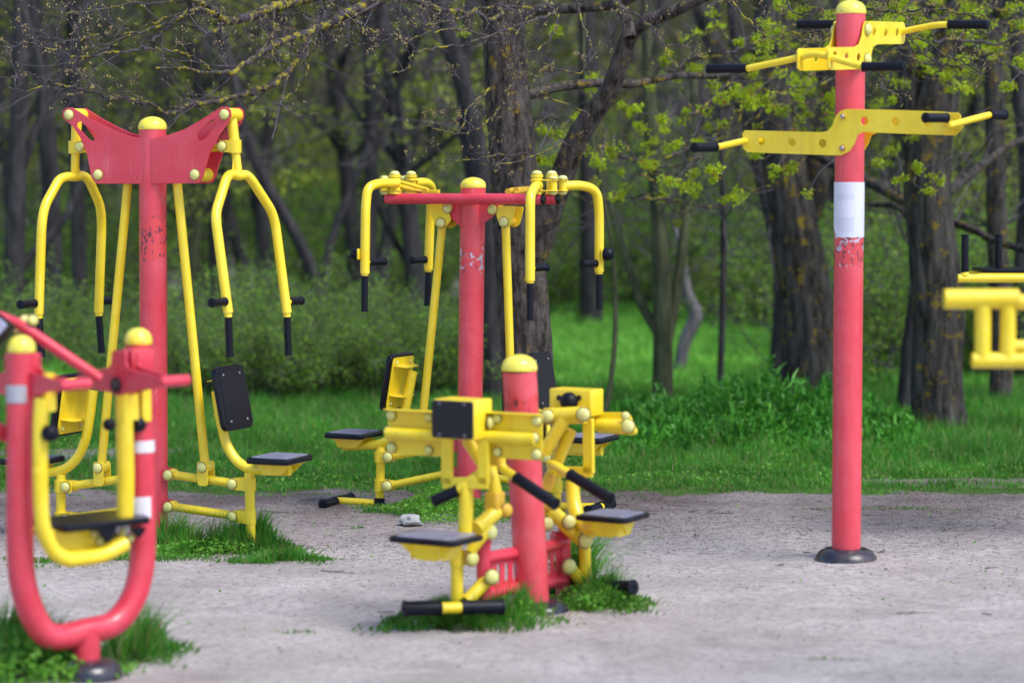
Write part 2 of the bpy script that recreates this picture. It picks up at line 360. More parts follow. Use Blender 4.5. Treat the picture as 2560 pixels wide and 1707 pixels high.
def yoke(piv, pts_l, pts_r, apex, clamp, side, gl, gr):
    a = MB(); pv = L.p(cA(*piv), 0); ap = L.p(cA(*apex), 0)
    a.tube([pv + (ap - pv) * .0, pv + (ap - pv) * .62], .0265, 24); a.tube([pv + (ap - pv) * .6, ap], .022, 20)
    cl = L.p(cA(*clamp), 0)
    a.tube([cl + Vector((0, 0, .032)), cl - Vector((0, 0, .034))], .033, 24)
    a.plate([(0, .03), (side * .075, .03), (side * .075, -.03), (0, -.03)], cl + Vector((0, -.031, 0)), (1, 0, 0), (0, 0, 1), .006, rad=.008)
    a.plate([(0, .03), (side * .075, .03), (side * .075, -.03), (0, -.03)], cl + Vector((0, .031, 0)), (1, 0, 0), (0, 0, 1), .006, rad=.008)
    up = ap + (pv - ap).normalized() * .13
    a.plate([(-.012, 0), (.012, 0), (.04, -.12), (-.04, -.12)], up, (0, 1, 0), (0, 0, 1), .006, rad=.01)
    PL = [L.p(cA(*q), v) for q, v in pts_l]; PR = [L.p(cA(*q), v) for q, v in pts_r]
    path = list(reversed(PL)) + [ap] + PR
    a.tube(bend(path, .09, 9), .0245, 24, caps=True)
    o = a.build('press_arm', YEL, t)
    for path_, g, sd in ((PL, gl, -1), (PR, gr, 1)):
        e = path_[-1]; d = (path_[-1] - path_[-2]).normalized(); d0 = d; d = (Vector((.09 if side > 0 else .015, 0, -1)) + d * .15).normalized()
        MB().tube([e - d0 * .012, e + d * .022], .019, 20).build('arm_end', YEL, o)
        grip(o, e + d * .02, e + d * .218, .0185)
        h = e - d * .055
        MB().tube([h, h + Vector((0, sd * .045, 0))], .014, 16).build('grip_stub', YEL, o)
        grip(o, h + Vector((0, sd * .03, .002)), h + Vector((side * .02 * 0, sd * .16, .002)), .0205, False)
    bolt(o, cl + Vector((side * .055, -.036, 0)), (0, -1, 0), .023)
    lk = MB(); inner = L.p(cA(1395 if side < 0 else 600, 575), 0)
    lk.tube([cl + Vector((side * .055, 0, 0)), cl + Vector((side * .16, 0, -.01))], .02, 16)
    lk.build('link_rod', YEL, o)
    return o
yoke((520, 182), [((455, 598), -.05), ((400, 618), -.10), ((300, 800), -.24), ((281, 930), -.27), ((262, 1530), -.28)], [((560, 590), .05), ((600, 620), .09), ((680, 800), .23), ((688, 930), .27), ((667, 1515), .28)], (505, 603), (505, 400), 1, 0, 0)
yoke((1563, 180), [((1560, 580), -.05), ((1530, 610), -.10), ((1462, 830), -.24), ((1460, 900), -.27), ((1543, 1520), -.28)], [((1660, 583), .05), ((1700, 620), .09), ((1835, 830), .24), ((1862, 920), .27), ((1940, 1520), .28)], (1612, 598), (1588, 395), -1, 0, 0)
# push rods, clevises, linkage and seats
def rod(par, fr, q0, q1, v=0, r=.0235, name='push_rod', m=None):
    a = fr.p(q0, v); b_ = fr.p(q1, v); return MB().tube([a, b_], r, 22).build(name, m or YEL, par)
rod(t, L, cA(868, 610), cB(686, 1135)); rod(t, L, cA(1195, 610), cB(1386, 1135))
def clevis(par, fr, q, r=.026, v=0, sgn=1):
    c = fr.p(q, v); a = MB()
    a.tube([c + Vector((0, -.036, 0)), c + Vector((0, .036, 0))], .031, 22)
    for s_ in (-1, 1):
        a.plate([(-.03, .03), (.03, .03), (.034, -.095), (-.026, -.095)], c + Vector((0, s_ * .036, 0)), (1, 0, 0), (0, 0, 1), .006, rad=.018)
    o = a.build('clevis', YEL, par); bolt(o, c + Vector((0, -.039, 0)), (0, -1, 0), .024); return o
clevis(t, L, cB(1390, 1152)); clevis(t, L, cB(688, 1155))
def linkarm(par, fr, q0, q1, v=0, red=True, both=True, r=.0225, w=.03):
    a = fr.p(q0, v); b_ = fr.p(q1, v); d = (b_ - a).normalized(); mb = MB()
    mb.tube([a + d * .03, b_ - d * .03], r, 22)
    for c in (a, b_): mb.tube([c + Vector((0, -w, 0)), c + Vector((0, w, 0))], .029, 22)
    o = mb.build('link_arm', YEL, par)
    for c in (a, b_): bolt(o, c + Vector((0, -w - .003, 0)), (0, -1, 0), .0245)
    return a, b_
def lug(par, fr, c, side, m=RED, L_=.07):
    mb = MB()
    for s_ in (-1, 1):
        mb.plate([(-L_ * side, -.03), (0, -.033), (.028 * side, -.015), (.028 * side, .015), (0, .033), (-L_ * side, .03)], Vector(c) + Vector((0, s_ * .025, 0)), (1, 0, 0), (0, 0, 1), .006, rad=.012)
    return mb.build('hinge_lug', m, par)
def sleeve(par, c, side, m=None):
    """wrapped strap that clamps the link arm to the seat post"""
    c = Vector(c); mb = MB().tube([c + Vector((0, 0, -.033)), c + Vector((0, 0, .033))], .0335, 24)
    for s_ in (-1, 1): mb.plate([(0, -.032), (-side * .085, -.03), (-side * .085, .03), (0, .032)], c + Vector((0, s_ * .0285, 0)), (1, 0, 0), (0, 0, 1), .006, rad=.012)
    return mb.build('clamp', m or YEL, par)
for y0, y1 in ((1205, 1265), (1420, 1485)):
    a, b_ = linkarm(t, L, cB(1158, y0), cB(1590, y1)); lug(t, L, a, 1, L_=.09)
    s_ = L.p(cB(1686, y1), 0); sleeve(t, (s_.x, 0, b_.z), 1)
sp_ = L.p(cB(1685, 1190)); s2 = L.p(cC(1697, 640)); MB().tube([sp_ + Vector((0, 0, .0)), Vector((s2.x, 0, -.02))], .0255, 24).build('seat_post', YEL, t)
pts = [L.p(cB(*q)) for q in ((1960, 1180), (1800, 1178), (1680, 1160), (1600, 1110), (1535, 1010), (1505, 900), (1480, 780), (1462, 640))]
so = MB().tube(smooth_path(pts, 5), .0255, 24).build('seat_tube', YEL, t)
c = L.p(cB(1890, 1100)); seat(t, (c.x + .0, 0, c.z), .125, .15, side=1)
c = L.p(cB(1550, 690)); backrest(t, (c.x, 0, c.z), .15, .165, 1, R(11))
# left unit, partly hidden by the front machine
for y0, y1 in ((1215, 1285), (1440, 1500)):
    b_ = L.p(cB(466, y1)); a = Vector((-.10, 0, b_.z + .07)); d = (b_ - a).normalized(); mb = MB()
    mb.tube([a, b_ - d * .03], .0225, 22)
    for cc in (a, b_): mb.tube([cc + Vector((0, -.03, 0)), cc + Vector((0, .03, 0))], .029, 22)
    o = mb.build('link_arm', YEL, t)
    for cc in (a, b_): bolt(o, cc + Vector((0, -.033, 0)), (0, -1, 0), .0245)
    lug(t, L, a, -1, L_=.06); s_ = L.p(cB(411, y1)); sleeve(t, (s_.x, 0, b_.z), -1)
s1 = L.p(cB(413, 1200)); s2 = L.p(cB(409, 1560)); MB().tube([s1, Vector((s2.x, 0, -.02))], .0255, 24).build('seat_post', YEL, t)
pts = [L.p(cB(*q)) for q in ((150, 1185), (250, 1190), (350, 1190), (450, 1160), (530, 1080), (580, 960), (605, 830), (630, 640))]
MB().tube(smooth_path(pts, 5), .0255, 24).build('seat_tube', YEL, t)
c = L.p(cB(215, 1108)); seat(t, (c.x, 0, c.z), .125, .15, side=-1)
c = L.p(cB(520, 735)); backrest(t, (c.x - .02, 0, c.z), .15, .165, -1, R(9))

# ================================================================ butterfly machine in the middle
M = Frame(1171.5, 1279, 25)
t = thing('butterfly_machine', M.O, 'two-seat butterfly machine with twin red top bars and domed yellow hinges', 'exercise machine', 'two-seat machines with a red post', -M.a)
top = M.p(cD(1089, 243)); post(t, (0, 0, -.02), top, .0705, RED_M); cap(t, top, .0715, h=.06); collar(t, r=.125, h=.045)
barz = M.p(cD(1030, 318), -.1).z; bl = M.p(cD(500, 310), -.1).x; br = M.p(cD(1560, 335), -.1).x
for v in (-.1, .1):
    MB().tube([(bl, v, barz), (br, v, barz)], .0305, 30).build('top_bar', RED, t)
    for x in (bl, br):
        s_ = 1 if x > 0 else -1
        MB().lathe([(.030, -.004), (.0315, .001), (.0315, .005), (.026, .009)], (x, v, barz), (s_, 0, 0), 28).build('end_plug', PLB, t)
mb = MB()
for v in (-.035, .035):
    gp = [M.p(cD(*q), v) for q in ((890, 385), (915, 352), (1260, 352), (1258, 390), (1235, 430), (1125, 508), (1005, 505), (915, 425))]
    mb.plate([(p.x, p.z) for p in gp], (0, v, 0), (1, 0, 0), (0, 0, 1), .008, rad=.015)
mb.build('gusset', RED, t)
for side, b1, b2, poly in ((-1, (915, 382), (870, 480), ((780, 355), (905, 355), (945, 460), (890, 520), (850, 510), (832, 490))), (1, (1219, 390), (1296, 474), ((1250, 365), (1378, 372), (1345, 500), (1300, 515), (1262, 480), (1245, 420)))):
    mb = MB()
    for v in (-.055, .055):
        gp = [M.p(cD(*q), -.055) for q in poly]; mb.plate([(p.x, p.z) for p in gp], (0, v, 0), (1, 0, 0), (0, 0, 1), .007, rad=.018)
    o = mb.build('hanger_plate', YEL, t)
    for q in (b1, b2):
        c = M.p(cD(*q), -.059); bolt(o, c, (0, -1, 0), .026); bolt(o, (c.x, .059, c.z), (0, 1, 0), .026)
        MB().tube([(c.x, -.055, c.z), (c.x, .055, c.z)], .024, 18).build('pin', RUSTY, o)
rod(t, M, cD(882, 480), cE(748, 560)); rod(t, M, cD(1309, 480), cE(1352, 140 + 860 * 0 + 420))
# hinge assemblies on the bar ends and the swinging arms
def hub(x, v, dx2, dv2, name='hinge'):
    mb = MB(); z = barz + .03
    mb.tube([(x, v, z - .004), (x, v, z + .012)], .036, 24); mb.tube([(x, v, z + .014), (x, v, z + .088)], .0305, 26)
    mb.tube([(x, v, z + .09), (x, v, z + .105)], .034, 26)
    mb.tube([(x + dx2, v + dv2, z + .004), (x + dx2, v + dv2, z + .085)], .022, 20)
    L2 = math.hypot(dx2, dv2); ax = Vector((dx2 / L2, dv2 / L2, 0)); ay = Vector((-ax.y, ax.x, 0))
    for h in (.016, .074):
        mb.plate([(-.038, -.036), (L2 + .028, -.028), (L2 + .028, .028), (-.038, .036)], (x, v, z + h), ax, ay, .006, rad=.024)
    o = mb.build(name, YEL, t)
    bolt(o, (x, v, z + .106), (0, 0, 1), .027); bolt(o, (x + dx2, v + dv2, z + .080), (0, 0, 1), .026)
    bolt(o, (x + dx2, v + dv2, z + .010), (0, 0, -1), .024); return z
xl = M.p(cD(560, 200), -.1).x; xr = M.p(cD(1520, 200), -.1).x
hub(xl, -.1, -.055, -.02); hub(xl + .0, .1, -.05, .01); hub(xr, -.1, .085, .03); hub(xr, .1, .075, -.02)
def swing(pts, v_h, hz, knob, arm_side):
    P = [M.p(cD(*q), v) for q, v in pts]
    o = MB().tube(bend(P, .12, 10), .0265, 26).build('butterfly_arm', YEL, t)
    e = P[-1]; d = (P[-1] - P[-2]).normalized()
    MB().tube([e, e + d * .014], .020, 20).build('arm_end', YEL, o)
    grip(o, e + d * .012, e + d * .212, .0185)
    h = M.p(cD(*hz[0]), pts[-1][1]); h = Vector((h.x, h.y, h.z)); h = Vector((e.x, e.y, h.z)); dv = Vector(hz[1]).normalized()
    MB().tube([h, h + dv * .04], .015, 16).build('grip_stub', YEL, o); grip(o, h + dv * .028, h + dv * .15, .0195, hz[2])
    if knob:
        k = Vector((e.x, e.y, M.p(cD(*knob[0]), pts[-1][1]).z)); kd = Vector((knob[1], 0, 0))
        kb = MB().box(k + kd * .028, .006, .033, .03, rad=.006).build('knob_plate', YEL, o)
        MB().lathe([(.036, 0), (.038, .006), (.034, .03), (.026, .046), (.018, .05)], k + kd * .034, kd, 20).build('bumper_knob', RUB, o)
    return o
swing([((575, 212), -.12), ((450, 212), -.28), ((375, 240), -.37), ((362, 380), -.40), ((357, 822), -.41)], 0, ((400, 745), (.35, .9, 0), False), ((320, 690), -1), -1)
swing([((690, 208), .13), ((770, 205), .24), ((812, 235), .32), ((800, 420), .36), ((787, 795), .37)], 0, ((760, 727), (-.25, -1, 0), False), None, -1)
swing([((1530, 228), -.12), ((1505, 235), -.25), ((1475, 290), -.36), ((1474, 420), -.38), ((1474, 872), -.40)], 0, ((1540, 785), (.25, 1, 0), True), None, 1)
swing([((1700, 229), .1), ((1830, 225), .2), ((1925, 262), .28), ((1941, 400), .30), ((1941, 810), .30)], 0, ((1900, 752), (-.3, -1, 0), False), ((1975, 690), 1), 1)
mb = MB()
for q0, q1, r_ in (((600, 205), (780, 255), .011), ((600, 235), (715, 262), .017)):
    mb.tube([M.p(cD(*q0), -.02), M.p(cD(*q1), .0)], r_, 14)
mb.build('tie_rod', YEL, t)
mb = MB(); mb.tube([M.p(cD(700, 260), -.02), M.p(cD(770, 268), .0)], .010, 12); mb.tube([M.p(cD(1340, 270), 0), M.p(cD(1460, 255), 0)], .012, 12)
mb.build('tie_rod', RUSTY, t)
for q in ((770, 268), (1335, 270), (1390, 262)):
    c = M.p(cD(*q), 0); MB().tube([c - Vector((0, .02, 0)), c + Vector((0, .02, 0))], .019, 16).build('rod_joint', RUSTY, t)
mb = MB(); mb.tube([M.p(cD(1345, 255), .03), M.p(cD(1470, 245), .03)], .011, 12); mb.tube([M.p(cD(1380, 282), -.02), M.p(cD(1480, 262), -.02)], .013, 12); mb.build('tie_rod', RUSTY, t)
mb = MB(); mb.plate([(-.04, -.012), (.05, -.012), (.05, .012), (-.04, .012)], M.p(cD(810, 268), 0), (1, 0, 0), (0, 1, 0), .02, rad=.01); mb.build('rod_bracket', YEL, t)
# seats
def unit(side, xs, ys_link, ylug, foot, top_y, seat_c, tube_pts, back_c, pegs):
    s1 = M.p(cE(xs, top_y)); s2 = M.p(cE(xs, foot)); lean = M.p(cE(xs - 6, foot)).x
    MB().tube([s1, (s1.x - .01, 0, .028)], .0255, 24).build('seat_post', YEL, t)
    MB().lathe([(.030, 0), (.031, .05), (.027, .055)], (s1.x - .01, 0, -.005), seg=24).build('rubber_foot', RUB, t)
    for (yb, ya), xb in zip(ylug, ys_link):
        b_ = M.p(cE(*xb)); a = Vector((side * .115, 0, M.p(cE(960, ya)).z)); d = (b_ - a).normalized(); mb = MB()
        mb.tube([a, b_ - d * .03], .0225, 22)
        for cc in (a, b_): mb.tube([cc + Vector((0, -.03, 0)), cc + Vector((0, .03, 0))], .030, 22)
        o = mb.build('link_arm', YEL, t)
        for cc in (a, b_): bolt(o, cc + Vector((0, -.033, 0)), (0, -1, 0), .028 if cc is b_ else .024)
        lug(t, M, a, side, L_=.06); sleeve(t, (s1.x - .006, 0, b_.z), side)
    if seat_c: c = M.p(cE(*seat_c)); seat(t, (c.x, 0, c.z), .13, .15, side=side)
    P = [M.p(cE(*q)) for q in tube_pts]; MB().tube(smooth_path(P, 5), .0265, 24).build('seat_tube', YEL, t)
    c = M.p(cE(*back_c)); backrest(t, (c.x, 0, c.z), .15, .165, side, R(10))
    pg = M.p(cE(*pegs[0])); pe = M.p(cE(*pegs[1])); o = MB().tube([pg, pe], .0225, 20).build('foot_rest', YEL, t)
    MB().tube([pe - Vector((0, .10, 0)), pe + Vector((0, .16, 0))], .02, 18).build('foot_bar', YEL, o)
    for s_ in (-1, 1): grip(o, pe + Vector((0, s_ * .025, 0)), pe + Vector((0, s_ * .17, 0)), .0265, False, 'foot_peg')
unit(-1, 466, ((530, 815), (525, 1010)), ((815, 740), (1010, 925)), 1190, 745, (285, 662), ((215, 742), (330, 738), (430, 732), (520, 700), (585, 630), (622, 530), (650, 400), (682, 240)), (592, 310), ((430, 1128), (170, 1112)))
unit(1, 1662, ((1600, 815), (1600, 1010)), ((815, 750), (1010, 935)), 1200, 755, (1875, 690), ((1960, 775), (1850, 775), (1720, 770), (1640, 735), (1590, 650), (1565, 530), (1548, 400), (1530, 260)), (1538, 310), ((1680, 1150), (1945, 1155)))

# ================================================================ stretching pole on the right
P_ = Frame(2115, 1407, 32)
t = thing('pull_bar_pole', P_.O, 'tall red pole with yellow crank-shaped pull bar plates and a torn white sheet', 'exercise machine', None, -P_.a)
top = P_.p(cG(1154, 97)); post(t, (0, 0, -.02), top, .071, RED_R); cap(t, top, .073, h=.068); collar(t, r=.152, h=.085, z=-.012)
LF = [(425, 930), (422, 905), (440, 882), (700, 888), (960, 895), (1000, 885), (1030, 850), (1052, 790), (1085, 752), (1130, 738), (1480, 746), (1790, 757), (1810, 775), (1810, 880), (1770, 913), (1500, 905), (1240, 895), (1200, 915), (1180, 970), (1150, 1020), (1090, 1053), (760, 1042), (455, 1030), (425, 1000)]
hl = [(550, 957), (757, 964), (965, 971), (1248, 819), (1458, 826), (1668, 834)]
VO = -.082
P2 = [P_.p(cG(*q), VO) for q in LF]
def circ(c, r, n=20): return [(c.x + r * math.cos(2 * math.pi * k / n), c.z + r * math.sin(2 * math.pi * k / n)) for k in range(n)]
for v in (VO, -VO):
    mb = MB().plate([(p.x, p.z) for p in P2], (0, v, 0), (1, 0, 0), (0, 0, 1), .009, holes=[circ(P_.p(cG(*h), VO), .0205) for h in hl])
    mb.build('crank_plate', YEL, t)
for q in ((1103, 788), (1100, 1002)):
    c = P_.p(cG(*q), VO - .005)
    MB().lathe([(.019, 0), (.019, .003), (.0175, .004)], c, (0, -1, 0), 22).build('washer', RUSTY, t)
    MB().lathe([(.011, .003), (.011, .014), (.009, .016)], c, (0, -1, 0), 6).build('bolt', STEEL, t)
    MB().lathe([(.011, .0), (.011, .014), (.009, .016)], (c.x, -c.y, c.z), (0, 1, 0), 6).build('bolt', STEEL, t)
# handle rods at the two plate ends
def hrod(pts, gr, r=.0165):
    o = MB().tube(bend(pts, .03, 6), r, 18).build('handle_rod', YEL, t)
    for a, b_ in gr: grip(o, a, b_, .0215, True)
    return o
e0 = P_.p(cG(440, 952), -.09); e1 = P_.p(cG(240, 998), -.30); e2 = P_.p(cG(92, 998), -.47)
hrod([Vector((e0.x, .085, e0.z)), e0, e1, e1 + (e2 - e1) * .3], [(e1, e2)])
r0 = Vector((e0.x, .09, e0.z)); r1 = Vector((e0.x - .01, .30, e0.z - .03)); hrod([r0, r1, r1 + Vector((0, .05, 0))], [(r1, r1 + Vector((0, .16, 0)))])
f0 = P_.p(cG(1802, 850), -.09); f1 = P_.p(cG(1806, 798), -.12); f2 = P_.p(cG(1655, 797), -.27)
hrod([Vector((f0.x, .085, f0.z)), f0, f1, f1 + (f2 - f1) * .3], [(f1 + (f2 - f1) * .03, f2)])
g0 = P_.p(cG(1815, 850), -.07); g1 = P_.p(cG(2090, 778), .25); g2 = P_.p(cG(2196, 778), .38); hrod([g0, g1, g1 + (g2 - g1) * .3], [(g1, g2)])
# the upper pair stands square to the lower one
U0 = .078
UF = [(1000, 395), (998, 345), (1010, 322), (1180, 320), (1212, 300), (1228, 250), (1238, 180), (1250, 146), (1290, 145), (1508, 152), (1516, 175), (1514, 280), (1505, 300), (1330, 302), (1300, 320), (1285, 390), (1270, 440), (1240, 468), (1100, 474), (1015, 476), (1000, 455)]
UP = [P_.q(cG(*q), U0) for q in UF]
def circ2(c, r, n=20): return [(c.y + r * math.cos(2 * math.pi * k / n), c.z + r * math.sin(2 * math.pi * k / n)) for k in range(n)]
for u in (-U0, U0):
    MB().plate([(p.y, p.z) for p in UP], (u, 0, 0), (0, 1, 0), (0, 0, 1), .009, holes=[circ2(P_.q(cG(*h), U0), .0205) for h in ((1042, 378), (1122, 387), (1204, 390), (1308, 218), (1386, 224), (1464, 222))]).build('crank_plate', YEL, t)
for q in ((1265, 200), (1262, 405)):
    c = P_.q(cG(*q), U0 + .005); bolt(t, c, (1, 0, 0), .027); bolt(t, (-c.x, c.y, c.z), (-1, 0, 0), .027)
vf = UP[0].y + .03; vb = UP[11].y - .03
F_ = [P_.p(cG(*q), vf) for q in ((185, 466), (455, 465), (780, 397), (860, 372), (935, 366), (1000, 385), (1235, 453), (1520, 450))]
o = hrod(F_[1:-1], [(F_[1], F_[0]), (F_[-2], F_[-1])])
B_ = [P_.p(cG(*q), vb) for q in ((800, 166), (1045, 166), (1250, 205), (1400, 222), (1515, 213), (1720, 172), (1815, 167), (2085, 168))]
o = hrod(B_[1:-1], [(B_[1], B_[0]), (B_[-2], B_[-1])])
# sheet of paper round the pole, torn at its lower left
a0 = R(-90) - P_.a * 0 + R(-0); fa = math.atan2(-math.cos(P_.a), math.sin(P_.a))
fa = math.atan2((CAM - P_.O).dot(P_.n), (CAM - P_.O).dot(P_.u))
z1 = P_.p(cG(1150, 1232), -.07).z; z0 = P_.p(cH(1150, 92), -.07).z
lx = (top.x / top.z, top.y / top.z)
MB().wrap(.0722, z0, z1, fa - R(96), fa + R(105), n=40, lean=lx, cut=lambda f: .042 * min(1, max(0, 1.6 - f / .14)) + .0015 * math.sin(f * 31)).build('paper_sheet', PAPER, t)

SCR = simple('dark_screw', (.10, .09, .11), .4, .6)
# ================================================================ front machine in the middle
F = Frame(1333, 1527, -60)
t = thing('pedal_machine', F.O, 'low blurred two-seat trainer with a black square panel and a short red post', 'exercise machine', None, -F.a)
top = F.p(cE(1402, 233)); post(t, (0, 0, -.02), top, .0735, RED_F); cap(t, top, .076, h=.07)
collar(t, at=(-.0, -.02), r=.14, h=.06)
def PF(x, y, u): return F.q(cF(x, y), u)
def T(name, pts, r, m=YEL, par=None, bd=0, cp=True, seg=20):
    P = [Vector(p) for p in pts]; P = bend(P, bd) if bd else P
    return MB().tube(P, r, seg, cp).build(name, m, par or t)
# red base frames either side of the post
for sd, tp, bt, vp in ((-1, ((770, 1012), (575, 1048)), ((770, 1198), (575, 1242)), 560), (1, ((855, 1000), (1000, 962)), ((855, 1192), (1000, 1160)), 990)):
    ue = .30 * sd; A0 = PF(*tp[0], .05 * sd); A1 = PF(*tp[1], ue); B0 = PF(*bt[0], .05 * sd); B1 = PF(*bt[1], ue)
    fr_ = MB().tube([A0, A1], .026, 20); fr_.tube([B0, B1], .027, 20); fr_.tube([A1 + Vector((0, 0, .06)), B1 - Vector((0, 0, .06))], .026, 20)
    ob = fr_.build('base_frame', RED, t)
    ax = (A1 - A0).normalized(); w = (A1 - A0).length; hgt = (A0 - B0).z; hol = []
    for k in range(4):
        cx = w * (.2 + .22 * k); hol.append([(cx + .012 * math.cos(a) * 1.0, -hgt / 2 + .045 * math.sin(a)) for a in np.linspace(0, 2 * math.pi, 16, endpoint=False)])
    MB().plate([(0, 0), (w, 0), (w, -hgt), (0, -hgt)], A0, ax, (0, 0, 1), .006, holes=hol).build('holed_panel', RED, ob)
# left half
u1 = -.42
fb = T('support_post', [PF(428, 1290, u1), PF(430, 1010, u1)], .027)
sleeve(fb, PF(430, 1045, u1), -1)
def PY(x, y, Y): return F.loc(atY(*cF(x, y), Y))
T('foot_bar', [PY(335, 1311, 9.96), PY(455, 1309, 9.98)], .024)
grip(t, PY(340, 1311, 9.96), PY(145, 1314, 9.90), .031, False, 'foot_peg'); grip(t, PY(448, 1309, 9.98), PY(672, 1306, 10.05), .031, False, 'foot_peg')
T('base_link', [PF(480, 1275, u1 + .02), PF(600, 1150, -.30)], .029)
bolt(t, PF(612, 1148, -.33), (-.7, -1, 0), .029); bolt(t, PF(508, 1050, -.42), (-.3, -1, 0), .029)
bolt(t, PF(606, 910, -.36), (-.3, -1, 0), .029); bolt(t, PF(690, 795, -.28), (-.3, -1, 0), .027, RUSTY)
T('red_lug', [PF(575, 1270, -.30), PF(562, 960, -.32)], .03, RED)
T('red_lug', [PF(585, 965, -.33), PF(592, 880, -.34)], .022, RED)
T('link_arm', [PF(500, 1010, u1), PF(545, 950, -.40), PF(600, 880, -.36)], .026, YEL, None, .05)
T('link_arm', [PF(530, 890, -.42), PF(640, 800, -.30)], .033)
mbx = MB().box(PF(628, 752, -.30), .038, .035, .045, rad=.02, bev=.006); mbx.build('pivot_block', RUSTY, t)
T('lever', [PF(630, 700, -.30), PF(600, 560, -.32), PF(560, 440, -.34)], .030)
T('lever_rod', [PF(610, 620, -.33), PF(480, 420, -.40)], .026)
T('seat_stem', [PF(470, 925, -.46), PF(478, 780, -.46), PF(475, 660, -.46)], .031, YEL, None, .1)
ys = -.47
fr2 = MB()
for q0, q1 in (((378, 415), (378, 655)), ((572, 415), (572, 655)), ((358, 650), (592, 650))):
    a = PF(*q0, ys); b_ = PF(*q1, ys); mid = (a + b_) / 2; d = (b_ - a)
    fr2.box(mid, d.length / 2, .024, .012, ax=d.normalized(), ay=(Vector((1, 0, 0)).cross(d.normalized())).normalized(), rad=.004)
fr2.build('square_frame', YEL, t)
# box with the black panel
c0 = PF(300, 205, -.56); c1 = PF(520, 425, -.56); cy, cz = (c0.y + c1.y) / 2, (c0.z + c1.z) / 2; hy, hz = abs(c0.y - c1.y) / 2, abs(c0.z - c1.z) / 2
MB().box((-.56 + .075, cy, cz), .075, hy, hz, rad=.012, bev=.006).build('resistance_box', YEL, t)
pn = MB().box((-.566, cy, cz), hy * .97, hz * .95, .007, ax=(0, -1, 0), ay=(0, 0, 1), rad=.012).build('black_panel', simple('matt_black_panel', (.006, .006, .010), .6), t)
for i in (-1, 1):
    for j in (-1, 1): MB().dome((-.574, cy + i * hy * .6, cz + j * hz * .8), (-1, 0, 0), .010, .005, seg=14).build('screw', SCR, pn)
for q in ((228, 385), (708, 400)):
    c = PF(*q, -.43); w_ = .155
    w1 = MB().plate([(-w_, -.095), (w_, -.095), (w_, .095), (-w_, .095)], c, (0, -1, 0), (0, 0, 1), .008, rad=.012)
    w1.plate([(-w_, -.02), (w_, -.02), (w_, .02), (-w_, .02)], c + Vector((-.02, 0, .095)), (0, -1, 0), (1, 0, 0), .006, rad=.004)
    w1.tube([c + Vector((-.03, -w_ * .9, -.005)), c + Vector((-.03, w_ * .9, -.005))], .026, 20)
    o = w1.build('roller_plate', YEL, t); e = -1 if q[0] < 400 else 1
    for z_ in (-.07, .0, .07): bolt(o, c + Vector((-.03 if z_ == 0 else -.008, -e * w_ * .86, z_)), (-1, 0, 0), .021)
    for z_ in (-.07, .07): bolt(o, c + Vector((-.008, e * w_ * .35, z_)), (-1, 0, 0), .018)
o = T('handle_rod', [PF(655, 500, -.38), PF(665, 572, -.38), PF(745, 625, -.40)], .020, YEL, None, .05); grip(o, PF(742, 622, -.40), PF(955, 765, -.46), .024)
MB().box(PF(640, 530, -.38), .03, .03, .02, rad=.008).build('handle_mount', RUSTY, t)
o = T('handle_rod', [PF(560, 590, -.44), PF(430, 690, -.48)], .020); grip(o, PF(436, 688, -.48), PF(300, 748, -.52), .024)
bolt(t, PF(600, 330, -.45), (.3, -1, 0), .027)
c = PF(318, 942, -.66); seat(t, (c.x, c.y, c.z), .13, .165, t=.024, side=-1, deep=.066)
T('seat_tube', [PF(200, 1010, -.66), PF(290, 1030, -.66), PF(440, 960, -.50)], .026, YEL, None, .06)
# right half
u2 = .30
c0 = PF(915, 150, u2); c1 = PF(1140, 300, u2); cy, cz = (c0.y + c1.y) / 2, (c0.z + c1.z) / 2; hy, hz = abs(c0.y - c1.y) / 2, abs(c0.z - c1.z) / 2
rb = MB().box((u2 + .06, cy, cz), .06, hy, hz, rad=.012, bev=.006).build('resistance_box', YEL, t)
MB().dome((u2 - .002, cy, cz + .005), (-1, 0, 0), .042, .045, seg=22).build('bumper_knob', RUB, rb)
for q in ((970, 200), (1075, 200)): MB().lathe([(.013, 0), (.013, .003)], PF(*q, u2 - .002), (-1, 0, 0), 14).build('bolt_hole', SOCK, rb)
cr = T('cross_tube', [PF(900, 298, u2 - .05), PF(1105, 290, u2 - .05)], .038)
bolt(cr, PF(908, 298, u2 - .09), (-1, -.3, 0), .027); bolt(cr, PF(1098, 288, u2 - .09), (-1, -.3, 0), .028)
T('lever', [PF(1000, 310, u2 - .06), PF(885, 490, u2 - .08)], .030); T('lever', [PF(1030, 370, u2), PF(960, 530, u2), PF(920, 640, u2)], .030, YEL, None, .1)
T('link_arm', [PF(885, 490, u2 - .08), PF(820, 500, u2 - .1)], .024); T('link_rod', [PF(925, 600, .22), PF(900, 690, .2)], .026, RUSTY)
sf = MB()
for q0, q1 in (((1125, 310), (1128, 600)), ((940, 592), (1145, 592))):
    a = PF(*q0, u2); b_ = PF(*q1, u2); d = b_ - a
    sf.box((a + b_) / 2, d.length / 2, .024, .012, ax=d.normalized(), ay=(Vector((1, 0, 0)).cross(d.normalized())).normalized(), rad=.004)
sf.build('square_frame', YEL, t)
ru = .42; rp = [PF(*q, ru) for q in ((1150, 275), (1335, 278), (1380, 378), (1372, 395), (1185, 385), (1150, 340))]
rr_ = MB().plate([(-p.y, p.z) for p in rp], (ru, 0, 0), (0, -1, 0), (0, 0, 1), .03, rad=.012); rr_.tube([PF(1175, 345, ru - .03), PF(1330, 350, ru - .03)], .030, 20)
o = rr_.build('roller_plate', YEL, t); bolt(o, PF(1335, 350, ru - .05), (-1, -.2, 0), .028); bolt(o, PF(1322, 296, ru - .05), (-1, -.2, 0), .018)
